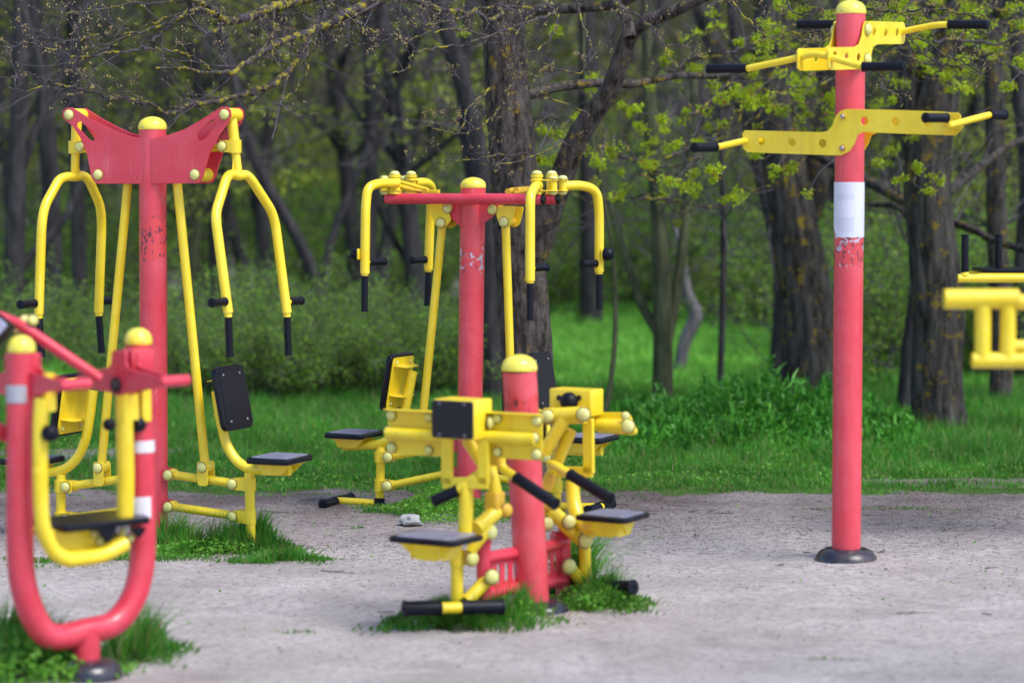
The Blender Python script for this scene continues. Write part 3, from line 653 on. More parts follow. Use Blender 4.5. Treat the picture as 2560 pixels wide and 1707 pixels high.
lp = [PF(*q, .30) for q in ((850, 255), (905, 275), (900, 400), (850, 400))]
MB().plate([(-p.y, p.z) for p in lp], (.30, 0, 0), (0, -1, 0), (0, 0, 1), .02, rad=.01).build('roller_plate', YEL, t)
T('roller_pad', [PF(862, 290, .24), PF(862, 430, .24)], .032, RUB)
o = T('handle_rod', [PF(920, 550, .22), PF(945, 555, .20), PF(1035, 610, .14)], .020, YEL, None, .03); grip(o, PF(1028, 606, .14), PF(1243, 735, .04), .024)
T('seat_stem', [PF(1040, 640, .30), PF(1045, 760, .28), PF(1080, 860, .25), PF(1160, 905, .22)], .032, YEL, None, .14)
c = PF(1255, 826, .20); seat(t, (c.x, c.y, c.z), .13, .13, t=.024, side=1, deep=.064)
T('seat_tube', [PF(1110, 890, .22), PF(1200, 900, .2), PF(1330, 880, .2)], .026, YEL, None, .05)
T('link_arm', [PF(860, 750, .12), PF(930, 800, .18), PF(1090, 950, .28)], .034, YEL, None, .05); T('link_arm', [PF(855, 745, .1), PF(910, 770, .15)], .036, RUSTY)
T('red_lug', [PF(995, 960, .30), PF(1000, 830, .26)], .026, RED); T('red_lug', [PF(990, 960, .28), PF(982, 1290, .28)], .026, RED); T('red_lug', [PF(985, 940, .28), PF(935, 930, .24)], .024, RED)
bolt(t, PF(1022, 856, .20), (-.6, -1, 0), .029); bolt(t, PF(1110, 955, .22), (-.6, -1, 0), .031); bolt(t, PF(1022, 1092, .24), (-.6, -1, 0), .031); bolt(t, PF(905, 865, .14), (-.6, -1, 0), .028)
T('base_link', [PF(1025, 1092, .28), PF(1105, 1200, .36), PF(1190, 1205, .36)], .027, YEL, None, .04)
T('support_post', [PF(1105, 965, .34), PF(1110, 1215, .36)], .026)
pc = PF(1180, 1203, .36); T('foot_bar', [PF(1150, 1203, .36), PF(1182, 1202, .36)], .022)
grip(t, PF(1178, 1203, .36), F.loc(atY(*cF(1365, 1202), 10.5)), .031, False, 'foot_peg')

# ================================================================ swing machine at the left edge
G = Frame(210, 1690, -42)
t = thing('swing_machine', G.O, 'blurred red U-shaped swing machine with two domed posts at the left edge', 'exercise machine', None, -G.a)
gs = lambda x, y: (x * 1.0884, y * 1.0884)      # full view coordinates
pl = [G.p(gs(*q)) for q in ((49, 808), (47, 900), (46, 1100), (46, 1260), (55, 1350), (85, 1430), (125, 1462), (200, 1448), (262, 1430), (305, 1375), (325, 1300), (328, 1200), (324, 1000), (318, 790))]
MB().tube(smooth_path(pl, 6), .0495, 36).build('u_frame', RED, t)
cap(t, pl[0], .051, h=.062); cap(t, pl[-1], .051, h=.062)
b0 = G.p(gs(198, 1470)); T('post', [(b0.x, 0, -.02), (b0.x, 0, G.p(gs(198, 1440)).z)], .052, RED); collar(t, (b0.x, -.02), r=.125, h=.075)
def NU(x, y, u): return G.q(cN(x, y), u)
ul = pl[0].x; ur = pl[-1].x
CP = [(850, 880), (870, 855), (1080, 770), (1240, 735), (1290, 700), (1300, 530), (1460, 530), (1462, 700), (1500, 745), (1860, 850), (1885, 900), (1860, 940), (1560, 1000), (1470, 1030), (1360, 1060), (1290, 1020), (1180, 1000), (1000, 960), (870, 930)]
upl = ur - .14
cp = [NU(*q, upl) for q in CP]
for du, vs_ in ((0, 0), (-.36, .10)):
    ux = upl + du
    for k in (0, .05):
        MB().plate([(-p.y - vs_, p.z) for p in cp], (ux + k, 0, 0), (0, -1, 0), (0, 0, 1), .008, rad=.02).build('spindle_plate', RED, t)
    zt = cp[5].z; yt = (cp[5].y + cp[6].y) / 2 + vs_
    mb = MB().box((ux + (.08 if du == 0 else -.0), yt, zt - .045), .05, .04, .048, rad=.01, bev=.004)
    mb.build('bearing_bracket', RED, t)
    MB().tube([(ux - .0, cp[1].y - .02 + vs_, cp[1].z - .01), (ux + .11, cp[1].y - .02 + vs_, cp[1].z - .01)], .021, 18).build('foot_stop', RED, t)
    MB().tube([(ux - .0, cp[10].y + .02 + vs_, cp[10].z), (ux + .12, cp[10].y + .02 + vs_, cp[10].z)], .021, 18).build('foot_stop', RED, t)
    c = NU(1358, 935, upl); MB().lathe([(.03, 0), (.03, .008), (.018, .012), (.016, .02)], (ux - .005, c.y + vs_, c.z), (-1, 0, 0), 20).build('axle_bolt', SOCK, t)
# diagonal rail with the instruction board
T('rail', [G.p(gs(-60, 705), .1), G.p(gs(45, 745), .12), G.p(gs(230, 870), -.02)], .021, RED, None, .03)
T('rail', [G.p(gs(-60, 960), .1), G.p(gs(40, 1010), .1)], .03, RED)
bo = G.p(gs(-26, 748), .05); axb = Vector((.8, 0, -.6)).normalized(); ayb = Vector((.45, -.35, .6)).normalized()
bd = MB().box(bo, .05, .045, .012, ax=axb, ay=ayb, rad=.006).build('instruction_board', BOARD, t)
MB().box(bo + Vector((.03, .03, -.01)), .07, .06, .01, ax=axb, ay=ayb, rad=.008).build('board_frame', SOCK, bd)
for q in ((285, 190), (375, 190), (185, 285), (275, 285)): bolt(bd, NU(*q, ul + .1), (-.3, -1, .3), .018)
# yellow swing legs and the seat tray
kp = NU(1400, 1400, upl)
lg = [G.p(q, v) for q, v in ((cB(842, 660), -.05), (cB(842, 880), -.05), (cB(850, 1200), -.05), (cC(845, 450), -.05))]
rg = MB().tube(smooth_path(lg, 4), .033, 26); rg.build('swing_leg', YEL, t)
MB().plate([(-.035, -.1), (.035, -.1), (.03, .1), (-.03, .1)], lg[0] + Vector((.01, 0, -.0)), (1, 0, 0), (0, 0, 1), .06, rad=.01).build('leg_head', YEL, t)
MB().plate([(-.02, -.12), (.02, -.12), (.018, .12), (-.018, .12)], lg[0] + Vector((.09, .0, .01)), (1, 0, 0), (0, 0, 1), .03, rad=.01).build('leg_head', YEL, t)
lg2 = [G.p(q, -.12) for q in (cB(285, 690), cB(272, 900), cB(275, 1300), cC(270, 100), cC(280, 400), cC(300, 540), (cC(360, 670)), cC(450, 728), cC(540, 725), cC(700, 700), cC(850, 625))]
MB().tube(smooth_path(lg2, 5), .028, 26).build('swing_leg', YEL, t)
MB().plate([(-.02, -.07), (.02, -.07), (.02, .07), (-.02, .07)], lg2[0] + Vector((.03, 0, .02)), (1, 0, 0), (0, 0, 1), .03, rad=.01).build('leg_head', YEL, t)
for q, r_ in ((cB(738, 868), .022), (cB(935, 870), .027), (cB(342, 925), .030)):
    c = G.p(q, -.17 if q == cB(342, 925) else -.06); MB().lathe([(r_ * .8, -r_ * .8), (r_, -r_ * .5), (r_ * 1.08, 0), (r_, r_ * .5), (r_ * .7, r_ * .9)], c, (.74, .2, 0), 22).build('bumper_knob', RUB, t)
tr = [G.p(cC(*q), -.02) for q in ((335, 510), (985, 510))]; zt = tr[0].z
tray = MB().plate([(tr[0].x, -.13), (tr[1].x - .05, -.13), (tr[1].x, .02), (tr[1].x - .04, .15), (tr[0].x, .15)], (0, 0, zt), (1, 0, 0), (0, 1, 0), .026, bev=.006, rad=.02)
for q in (((640, 515), (790, 515), (725, 625)), ((870, 515), (985, 515), (935, 590))):
    p3 = [G.p(cC(*k), -.13) for k in q]; tray.plate([(p.x, p.z) for p in p3], (0, -.13, 0), (1, 0, 0), (0, 0, 1), .02, rad=.01)
tray.build('seat_tray', PLB, t)
p3 = [G.p(cC(*k), -.08) for k in ((335, 535), (640, 535), (720, 640), (850, 560), (900, 590), (700, 700), (480, 690), (380, 620))]
o = MB().plate([(p.x, p.z) for p in p3], (0, .0, 0), (1, 0, 0), (0, 0, 1), .12, rad=.02).build('tray_bracket', YEL, t)
for q in ((635, 560), (672, 610), (830, 545), (880, 590)): bolt(o, G.p(cC(*q), -.062), (0, -1, 0), .014)
# stickers and tape
def wr(name, q, r, h, a0, a1, m, frm, px):
    c = frm.p(q); o = MB(); o.wrap(r, 0, h, a0, a1); ob = o.build(name, m, t); ob.location = (c.x, c.y, c.z); return ob
ga = math.atan2((CAM - G.O).dot(G.n), (CAM - G.O).dot(G.u))
wr('reflective_tape', cN(232, 1128), .0503, .065, ga - R(80), ga + R(30), TAPE, G, 0)
wr('white_sticker', cC(950, 445), .0503, .082, ga - R(60), ga + R(80), WHITE, G, 0)
wr('torn_sticker', cB(955, 1050), .0503, .045, ga - R(30), ga + R(80), WHITE, G, 0)

# ================================================================ bench machine at the right edge
B1 = Frame(2650, 1400, 0); B1.O = Vector((atY(2600, 1400, 12.4).x, 12.4, 0))
t = thing('sit_up_bench', B1.O, 'yellow tubular bench end with two upright black grips and a dark pad', 'exercise machine')
a = B1.p(cT(370, 533)); 
T('side_rail', [a, a + Vector((1.1, 0, 0))], .0225); grip(t, B1.p(cT(440, 470)), B1.p(cT(441, 103)), .0185)
o = MB().lathe([(.024, -.012), (.02, .004)], B1.p(cT(440, 482)), (0, 0, 1), 18).build('grip_socket', YEL, t)
T('side_rail', [a + Vector((.1, .34, 0)), a + Vector((1.1, .34, 0))], .0225); grip(t, B1.p(cT(765, 462), .34), B1.p(cT(770, 101), .34), .0192)
T('cross_rail', [a + Vector((.12, .02, -.0)), a + Vector((.12, .32, 0))], .02)
pb = B1.p(cT(580, 500), .0); MB().box(pb + Vector((.5, .17, .0)), .5, .165, .009, rad=.02).build('bench_plate', YEL, t)
MB().box(pb + Vector((.51, .17, .021)), .49, .155, .010, rad=.03, bev=.006).build('bench_pad', PLB, t)
for x_ in (.98,):
    T('leg', [a + Vector((x_, .17, 0)), a + Vector((x_, .17, -a.z - .02))], .055, RED)
T('cross_rail', [a + Vector((.98, .0, 0)), a + Vector((.98, .34, 0))], .03)
B2 = Frame(2650, 1600, 0); B2.O = Vector((atY(2620, 1400, 8.6).x, 8.6, 0))
t = thing('ladder_frame', B2.O, 'very blurred yellow tube ladder frame reaching in from the right edge', 'exercise machine')
x9 = .95
a = B2.p(cT(240, 735)); k = B2.p(cT(1000, 735)); T('top_tube', [a, B2.p(cT(960, 732))], .036); T('top_tube', [B2.p(cT(940, 765)), B2.p(cT(1019, 765)) + Vector((.8, 0, 0))], .028)
T('upright', [B2.p(cT(618, 760)), B2.p(cT(612, 1320))], .0285); T('upright', [B2.p(cT(862, 760)), B2.p(cT(860, 1300))], .0275)
T('mid_tube', [B2.p(cT(870, 1195)), B2.p(cT(1019, 1195)) + Vector((.8, 0, 0))], .021); T('bottom_tube', [B2.p(cT(510, 1335)), B2.p(cT(1019, 1335)) + Vector((.8, 0, 0))], .0285)
e = B2.p(cT(1019, 800)) + Vector((.8, 0, 0)); T('leg', [Vector((e.x, 0, e.z + .1)), Vector((e.x, 0, -.02))], .055, RED)
# ================================================================ ground
rng = np.random.default_rng(7); random.seed(7)
def fbm(x, y, s=1.0, z=0.0): return noise.fractal(Vector((x * s, y * s, z)), 1.0, 2.0, 4)
def edge(x): return 14.45 + .22 * noise.noise(Vector((x * .7, 3, 0))) + .10 * noise.noise(Vector((x * 3.1, 9, 0))) + (.10 if x > 2.4 else 0)
def gz(x, y):
    h = .012 * noise.noise(Vector((x * 1.3, y * 1.3, 0))) + .010 * noise.noise(Vector((x * 3.1, y * 3.1, 4))) + .005 * noise.noise(Vector((x * 6, y * 6, 2)))
    for bx, by in ((1.625, 11.76), (-.245, 13.59)):
        if abs(x - bx) < .6 and abs(y - by) < .6: h += .024 * math.exp(-((math.hypot(x - bx, y - by) - .20) / .09) ** 2)
    if y > 14: h += min(1, (y - 14) / 3) * .05 * (noise.noise(Vector((x * .5, y * .5, 5))) + .3)
    if y > 62: h += (y - 62) ** 1.25 * .30
    if abs(x) > 30: h += (abs(x) - 30) * .05
    return h
xs = np.concatenate([np.linspace(-130, -12, 22)[:-1], np.linspace(-12, -4.2, 30)[:-1], np.linspace(-4.2, 4.2, 190), np.linspace(4.2, 12, 30)[1:], np.linspace(12, 130, 22)[1:]])
ys = np.concatenate([np.linspace(-40, 6, 16)[:-1], np.linspace(6, 8, 16)[:-1], np.linspace(8, 16, 190)[:-1], np.linspace(16, 30, 80)[:-1], np.linspace(30, 170, 70)])
V = np.array([(x, y, gz(x, y)) for y in ys for x in xs]); nx, ny = len(xs), len(ys)
ii = (np.arange(ny - 1)[:, None] * nx + np.arange(nx - 1)[None]).ravel()
m, nt, b, ns, ls = mat('ground_soil'); GROUND = m
geo = ns.new('ShaderNodeNewGeometry'); sp = ns.new('ShaderNodeSeparateXYZ'); ls.new(geo.outputs['Position'], sp.inputs[0])
sand = mixc(nt, ramp(nt, noi(nt, 2.2, 6, .6), [(.3, 0), (.7, 1)]), (.48, .425, .395), (.70, .635, .60))
sand = mixc(nt, ramp(nt, noi(nt, 45, 6, .8, stretch=(.6, 1, 1)), [(.48, 0), (.62, .75)]), sand, (.24, .195, .21))
dk = ramp(nt, noi(nt, 34, 7, .8, stretch=(.35, 1, 1)), [(.505, 0), (.56, 1)])
yfac = ns.new('ShaderNodeMapRange'); yfac.inputs[1].default_value = 10.6; yfac.inputs[2].default_value = 13.9; yfac.inputs[3].default_value = .14; yfac.inputs[4].default_value = 1.0
ls.new(sp.outputs[1], yfac.inputs[0])
pat = ramp(nt, noi(nt, 1.1, 5, .6), [(.32, .45), (.58, 1)])
sand = mixc(nt, math_(nt, 'MULTIPLY', math_(nt, 'MULTIPLY', dk, yfac.outputs[0]), pat), sand, (.075, .055, .06))
soilf = ns.new('ShaderNodeMapRange'); soilf.inputs[1].default_value = 11.9; soilf.inputs[2].default_value = 14.0; soilf.inputs[3].default_value = 0; soilf.inputs[4].default_value = .95
ls.new(sp.outputs[1], soilf.inputs[0]); sand = mixc(nt, math_(nt, 'MULTIPLY', soilf.outputs[0], pat), sand, (.13, .10, .095))
grs = mixc(nt, noi(nt, 3, 5), (.05, .12, .02), (.09, .17, .03))
wob = math_(nt, 'MULTIPLY_ADD', noi(nt, 1.6, 5, .6), 1.1, -.55)
isg = math_(nt, 'GREATER_THAN', math_(nt, 'ADD', sp.outputs[1], wob), 14.42)
pth = math_(nt, 'MULTIPLY', math_(nt, 'LESS_THAN', sp.outputs[0], -2.3), math_(nt, 'MULTIPLY', math_(nt, 'GREATER_THAN', sp.outputs[1], 15.9), math_(nt, 'LESS_THAN', sp.outputs[1], 16.8)))
pth2 = math_(nt, 'MULTIPLY', math_(nt, 'GREATER_THAN', math_(nt, 'ADD', sp.outputs[0], wob), 2.05), math_(nt, 'MULTIPLY', math_(nt, 'GREATER_THAN', math_(nt, 'ADD', sp.outputs[1], math_(nt, 'MULTIPLY', wob, .5)), 14.72), math_(nt, 'LESS_THAN', math_(nt, 'ADD', sp.outputs[1], math_(nt, 'MULTIPLY', wob, .5)), 15.05)))
isg = math_(nt, 'SUBTRACT', isg, math_(nt, 'MAXIMUM', pth, pth2))
stain = ramp(nt, noi(nt, .8, 7, .72, stretch=(.7, 1, 1)), [(.50, 0), (.62, .38)]); sand = mixc(nt, stain, sand, (.34, .29, .28))
sand = mixc(nt, ramp(nt, noi(nt, 3.4, 7, .75, stretch=(.6, 1, 1)), [(.54, 0), (.62, .32)]), sand, (.27, .23, .23))
c = mixc(nt, isg, sand, grs)
far = ns.new('ShaderNodeMapRange'); far.inputs[1].default_value = 34; far.inputs[2].default_value = 42; ls.new(sp.outputs[1], far.inputs[0])
lit = mixc(nt, ramp(nt, noi(nt, .35, 5, .7), [(.4, 0), (.6, 1)]), (.16, .14, .13), (.42, .37, .37))
lit = mixc(nt, ramp(nt, noi(nt, .5, 5, .7), [(.5, 0), (.62, .8)]), lit, (.05, .09, .02))
c = mixc(nt, far.outputs[0], c, lit); ls.new(c, b.inputs['Base Color']); b.inputs['Roughness'].default_value = .95; b.inputs['Specular IOR Level'].default_value = .15
bump(nt, b, noi(nt, 16, 10, .75), 1.0, .03)
gr = npmesh('ground', V, np.stack([ii, ii + 1, ii + nx + 1, ii + nx], 1), GROUND, smooth=True)
tag(gr, 'pale sandy exercise ground running into grass', None, None, 'structure')
# ---------------------------------------------------------------- leaf, grass and bark materials
def leafmat(name, cols, trans=.35, rough=.5):
    m = bpy.data.materials.new(name); m.use_nodes = True; nt = m.node_tree; ns, ls = nt.nodes, nt.links
    b = ns['Principled BSDF']; out = ns['Material Output']; g = ns.new('ShaderNodeNewGeometry')
    n = len(cols); pv = ramp(nt, noi(nt, 1.7, 5, .6), [(.35, .62), (.65, 1.2)]); c = ramp(nt, g.outputs['Random Per Island'], [(i / max(1, n - 1), cols[i]) for i in range(n)])
    c = mixc(nt, 1.0, c, pv, 'MULTIPLY'); ls.new(c, b.inputs['Base Color']); b.inputs['Roughness'].default_value = rough; b.inputs['Specular IOR Level'].default_value = .3
    tr = ns.new('ShaderNodeBsdfTranslucent'); ls.new(c, tr.inputs[0]); mx = ns.new('ShaderNodeMixShader'); mx.inputs[0].default_value = trans
    ls.new(b.outputs[0], mx.inputs[1]); ls.new(tr.outputs[0], mx.inputs[2]); ls.new(mx.outputs[0], out.inputs[0]); return m
GRASS = leafmat('grass_blades', [(.035, .20, .02), (.07, .30, .028), (.12, .40, .04), (.05, .26, .028), (.19, .42, .055), (.34, .28, .15)], .45)
GRASS2 = leafmat('meadow_blades', [(.22, .62, .09), (.28, .68, .10), (.26, .64, .09), (.34, .70, .12)], .5)
WEED = leafmat('broad_leaves', [(.04, .20, .02), (.08, .32, .03), (.13, .40, .04), (.055, .25, .025)], .25, .35)
CLOVER = leafmat('small_weed_leaves', [(.11, .34, .03), (.17, .43, .04), (.22, .46, .07)], .4)
MAPLE = leafmat('young_maple_leaves', [(.36, .52, .015), (.50, .66, .02), (.58, .74, .04), (.42, .58, .02), (.50, .64, .03), (.42, .16, .05)], .55)
SHR = leafmat('shrub_leaves', [(.14, .30, .035), (.22, .44, .05), (.32, .56, .07), (.17, .35, .04), (.44, .62, .09)], .5)
SHR2 = leafmat('spring_leaves', [(.26, .32, .04), (.36, .43, .06), (.44, .49, .08), (.29, .36, .05)], .5)
def bark(name, c0, c1, lichen=0.0, lc=(.30, .20, .012), sc=(18, 18, 3), bs=.9, l_s=9):
    m, nt, b, ns, ls = mat(name)
    r = noi(nt, 1, 8, .7, stretch=sc); c = mixc(nt, ramp(nt, r, [(.38, 0), (.62, 1)]), c0, c1)
    if lichen:
        k = ramp(nt, noi(nt, l_s, 7, .75), [(.72 - lichen * .3, 0), (.78 - lichen * .3, .9)]); c = mixc(nt, k, c, lc)
    ls.new(c, b.inputs['Base Color']); b.inputs['Roughness'].default_value = .9; b.inputs['Specular IOR Level'].default_value = .2
    bump(nt, b, r, bs, .03); return m
BK1 = bark('grey_furrowed_bark', (.016, .012, .011), (.13, .11, .10), .48, sc=(24, 24, 10), bs=1.0)
BK2 = bark('dark_mossy_bark', (.013, .012, .011), (.095, .085, .078), .54, (.22, .15, .012), sc=(24, 24, 4))
BKB = bark('lichened_bough_bark', (.03, .024, .027), (.10, .085, .095), .68, (.33, .28, .025), l_s=16)
TWG = bark('twig_bark', (.05, .04, .048), (.13, .11, .125), 0, bs=.2)
BKF = bark('distant_bark', (.018, .017, .019), (.062, .056, .060), .15, (.10, .10, .03), bs=.3)
BKG = bark('green_stained_bark', (.035, .040, .022), (.11, .12, .06), .2, (.12, .14, .03), bs=.3)
BKP = bark('pale_bark', (.10, .09, .10), (.25, .225, .245), 0, bs=.3)
FTW = bark('distant_twigs', (.045, .04, .043), (.125, .11, .118), 0, bs=.1)
BUD = leafmat('buds', [(.26, .17, .08), (.38, .28, .12), (.32, .32, .10)], .1)
# ---------------------------------------------------------------- grass
def blades(x, y, z, h, w, lean=.45, seed=1):
    g = np.random.default_rng(seed); n = len(x); a = g.uniform(0, 2 * np.pi, n); la = g.uniform(0, 2 * np.pi, n); le = np.abs(g.normal(0, lean, n)) * h
    dx, dy = np.cos(a) * w / 2, np.sin(a) * w / 2; V = np.zeros((n, 6, 3))
    for k, (f, t) in enumerate(((0, 1), (.5, .85), (1, .12))):
        cx = x + np.cos(la) * le * f ** 1.8; cy = y + np.sin(la) * le * f ** 1.8; cz = z + h * (f - .18 * f ** 2 * np.minimum(1, le / np.maximum(h, 1e-4)))
        V[:, 2 * k] = np.stack([cx - dx * t, cy - dy * t, cz], 1); V[:, 2 * k + 1] = np.stack([cx + dx * t, cy + dy * t, cz], 1)
    i = np.arange(n)[:, None] * 6; F = np.concatenate([i + [0, 1, 3, 2], i + [2, 3, 5, 4]]); return V.reshape(-1, 3), F
def leaves(c, size, seed=1, flat=0.0, asp=.55):
    """small folded leaves, each two quads, at the points c"""
    g = np.random.default_rng(seed); n = len(c); d = g.normal(0, 1, (n, 3)); d[:, 2] *= (1 - flat); d /= np.linalg.norm(d, axis=1)[:, None] + 1e-9
    q = g.normal(0, 1, (n, 3)); q[:, 2] *= (1 - flat); s = np.cross(d, q); s /= np.linalg.norm(s, axis=1)[:, None] + 1e-9; u = np.cross(s, d)
    L_ = (size * g.uniform(.6, 1.3, n))[:, None]; Wd = L_ * asp; V = np.zeros((n, 6, 3))
    V[:, 0] = c; V[:, 1] = c + d * L_ * .45 + s * Wd * .5 + u * Wd * .2; V[:, 2] = c + d * L_; V[:, 3] = c + d * L_ * .5 - u * Wd * .05
    V[:, 4] = c + d * L_ * .45 - s * Wd * .5 + u * Wd * .2; V[:, 5] = c
    i = np.arange(n)[:, None] * 6; F = np.concatenate([i + [0, 1, 2, 3], i + [0, 3, 2, 4]]); return V.reshape(-1, 3), F
def nz(x, y, s, z=0): return np.array([noise.noise(Vector((a * s, b * s, z))) for a, b in zip(x, y)])
def merge(*VF):
    V = []; F = []; b = 0
    for v, f in VF: V.append(v); F.append(f + b); b += len(v)
    return np.concatenate(V), np.concatenate(F)
N = 210000
y = 14.0 + 8.0 * rng.random(N) ** 1.25; x = (rng.random(N) - .5) * 2 * (y * .235 + .9)
e = np.array([edge(a) for a in x]); n1 = nz(x, y, 1.2, 4); n2 = nz(x, y, 5, 8)
keep = (y > e + .05 * n2 * 3) & ~((x < -2.3 + .1 * n2) & (y > 15.9 + .3 * n2) & (y < 16.8 + .3 * n2)) & ~((x > 2.1 + n1 * .4) & (np.abs(y - 14.95 - n1 * .25) < .12 + .16 * n2)) & (rng.random(N) < .75 + n2)
x, y, n1, n2, e = x[keep], y[keep], n1[keep], n2[keep], e[keep]
gzv = lambda x, y: np.array([gz(a, b) for a, b in zip(x, y)])
h = (.030 + .055 * np.clip((y - e) / 2.2, 0, 1) + .05 * np.clip(n1 + .1, 0, 1) * (y > 15)) * rng.uniform(.5, 1.35, len(x)); h *= 1 + .8 * np.clip(n2, -.6, 1); h += (y > 15.8) * (x > 2) * .07 * rng.random(len(x))
o = npmesh('grass', *blades(x, y, gzv(x, y) - .004, h, rng.uniform(.004, .009, len(x)), .6), GRASS); tag(o, 'short green spring grass behind the sandy ground', 'grass', None, 'stuff')
N = 90000
y = 21.5 + 24 * rng.random(N) ** 1.3; x = (rng.random(N) - .5) * 2 * (y * .235 + 1.2); k = (y < 31) | ((x > .2) & (x < .09 * y + .4)); x, y = x[k], y[k]
o = npmesh('meadow_grass', *blades(x, y, gzv(x, y), rng.uniform(.05, .16, len(x)), rng.uniform(.012, .03, len(x)), .6, 3), GRASS2); tag(o, 'bright blurred lawn in the clearing between the trees', 'grass', None, 'stuff')
# low weeds in the grass
N = 26000
y = 14.5 + 5 * rng.random(N); x = (rng.random(N) - .5) * 2 * (y * .235 + .8); n1 = nz(x, y, 2.0, 12); k = (n1 > .08) & (y > np.array([edge(a) for a in x]) + .15); x, y = x[k], y[k]
cc = np.stack([x, y, gzv(x, y) + .02 + .05 * rng.random(len(x))], 1)
o = npmesh('low_weeds', *leaves(cc, .022, 4, .6, .7), CLOVER); tag(o, 'low pale green weeds mixed into the grass', 'weeds', None, 'stuff')
# leafy mound
N = 17000
cx, cy = rng.random(N), rng.random(N); x = .45 + 2.4 * cx; y = 16.3 + 2.8 * cy
hm = .36 * np.sqrt(np.clip(1 - (2 * cx - 1) ** 2 * .8, 0, 1)) * np.sqrt(np.clip(1 - (2 * cy - 1) ** 2, .05, 1)) * (.8 + .6 * nz(x, y, 3, 3)) * (.65 + .5 * np.clip((x - .7) / 1.2, 0, 1))
hm *= .75 + .9 * np.clip(nz(x, y, 7, 6), -.3, .8)
cc = np.stack([x, y, gzv(x, y) + .01 + np.clip(hm, .03, 1) * (1 - rng.random(N) ** 2 * .9)], 1)
o = npmesh('leafy_ground_cover', *merge(leaves(cc, .062, 6, .1, .34), blades(x[::2], y[::2], cc[::2, 2] - .03, rng.uniform(.05, .12, len(x[::2])), .022, .7, 66)), WEED); tag(o, 'mound of dark glossy leafy plants behind the grass strip', 'ground cover', None, 'stuff')
def blob_pts(cx, cy, rx, ry, n, seed):
    g = np.random.default_rng(seed); a = g.uniform(0, 6.283, n); r = g.random(n) ** .62 * (1 + .25 * g.normal(0, 1, n) ** 2 * .3) * (1 + .3 * np.sin(a * 3 + seed) + .15 * np.sin(a * 7)); return cx + rx * r * np.cos(a), cy + ry * r * np.sin(a), r
def tuft(name, label, spots, mt, seed, leafy=None):
    vf = []; g = np.random.default_rng(seed)
    for k, (px, py, rx, ry, n, h0, h1) in enumerate(spots):
        c = onground(px * 1.0884, py * 1.0884); x, y, r = blob_pts(c.x, c.y, rx, ry, n, seed + k)
        hh = g.uniform(h0, h1, n) * np.clip(1.25 - r, .25, 1); vf.append(blades(x, y, gzv(x, y) - .003, hh, g.uniform(.004, .010, n), .55, seed + k))
    o = npmesh(name, *merge(*vf), mt); tag(o, label, 'grass', None, 'stuff')
    if leafy:
        vf = []
        for k, (px, py, rx, ry, n, h1, s) in enumerate(leafy):
            c = onground(px * 1.0884, py * 1.0884); x, y, r = blob_pts(c.x, c.y, rx, ry, n, seed + 50 + k)
            cc = np.stack([x, y, gzv(x, y) + .01 + h1 * g.random(n) * np.clip(1.2 - r, .2, 1)], 1); vf.append(leaves(cc, s, seed + k, .5, .6))
        l = npmesh('weed_leaves', *merge(*vf), CLOVER); l.parent = o
    return o
tuft('tall_grass', 'tall green grass round the foot of the winged press machine', [(470, 1262, .38, .24, 1900, .05, .22), (575, 1258, .20, .16, 1300, .08, .24), (395, 1262, .16, .12, 900, .06, .26), (640, 1290, .28, .12, 1100, .02, .09), (250, 1285, .55, .14, 1500, .01, .05)], GRASS, 21, [(480, 1275, .36, .16, 800, .08, .02), (300, 1285, .4, .1, 250, .03, .015)])
tuft('clover_patch', 'small-leaved bright green weeds round the foot of the butterfly machine', [(1040, 1182, .40, .28, 500, .02, .07)], GRASS, 31, [(1010, 1180, .33, .30, 3800, .12, .018), (1120, 1188, .3, .2, 1600, .07, .018), (1200, 1180, .2, .2, 700, .08, .02)])
tuft('grass_clump', 'blurred grass clump under the foot bar of the pedal machine', [(1050, 1425, .28, .28, 1700, .06, .20), (1160, 1418, .24, .2, 900, .06, .18), (1380, 1395, .24, .2, 1100, .03, .12), (1325, 1372, .11, .09, 1100, .20, .42), (1385, 1385, .14, .12, 700, .08, .22)], GRASS, 41, [(1360, 1395, .22, .2, 900, .10, .022), (1140, 1425, .26, .2, 220, .09, .018), (1320, 1370, .09, .09, 260, .28, .05)])
tuft('foreground_grass', 'blurred grass clump at the foot of the swing machine', [(60, 1530, .30, .40, 2700, .08, .24), (318, 1500, .15, .30, 1000, .06, .24), (20, 1500, .14, .2, 700, .12, .28)], GRASS, 51, [(60, 1560, .28, .3, 1200, .15, .028)])
tuft('sand_sprouts', 'sparse sprouts of grass dotted over the sand', [(815, 1213, .06, .03, 40, .01, .03), (690, 1455, .10, .04, 60, .01, .03), (1900, 1512, .12, .05, 50, .01, .02), (120, 1300, .3, .1, 160, .01, .03), (870, 1180, .12, .09, 130, .02, .06), (2040, 1170, .6, .06, 260, .01, .03), (1240, 1140, .9, .05, 300, .01, .03), (700, 1140, .9, .06, 300, .01, .03)], GRASS, 61)
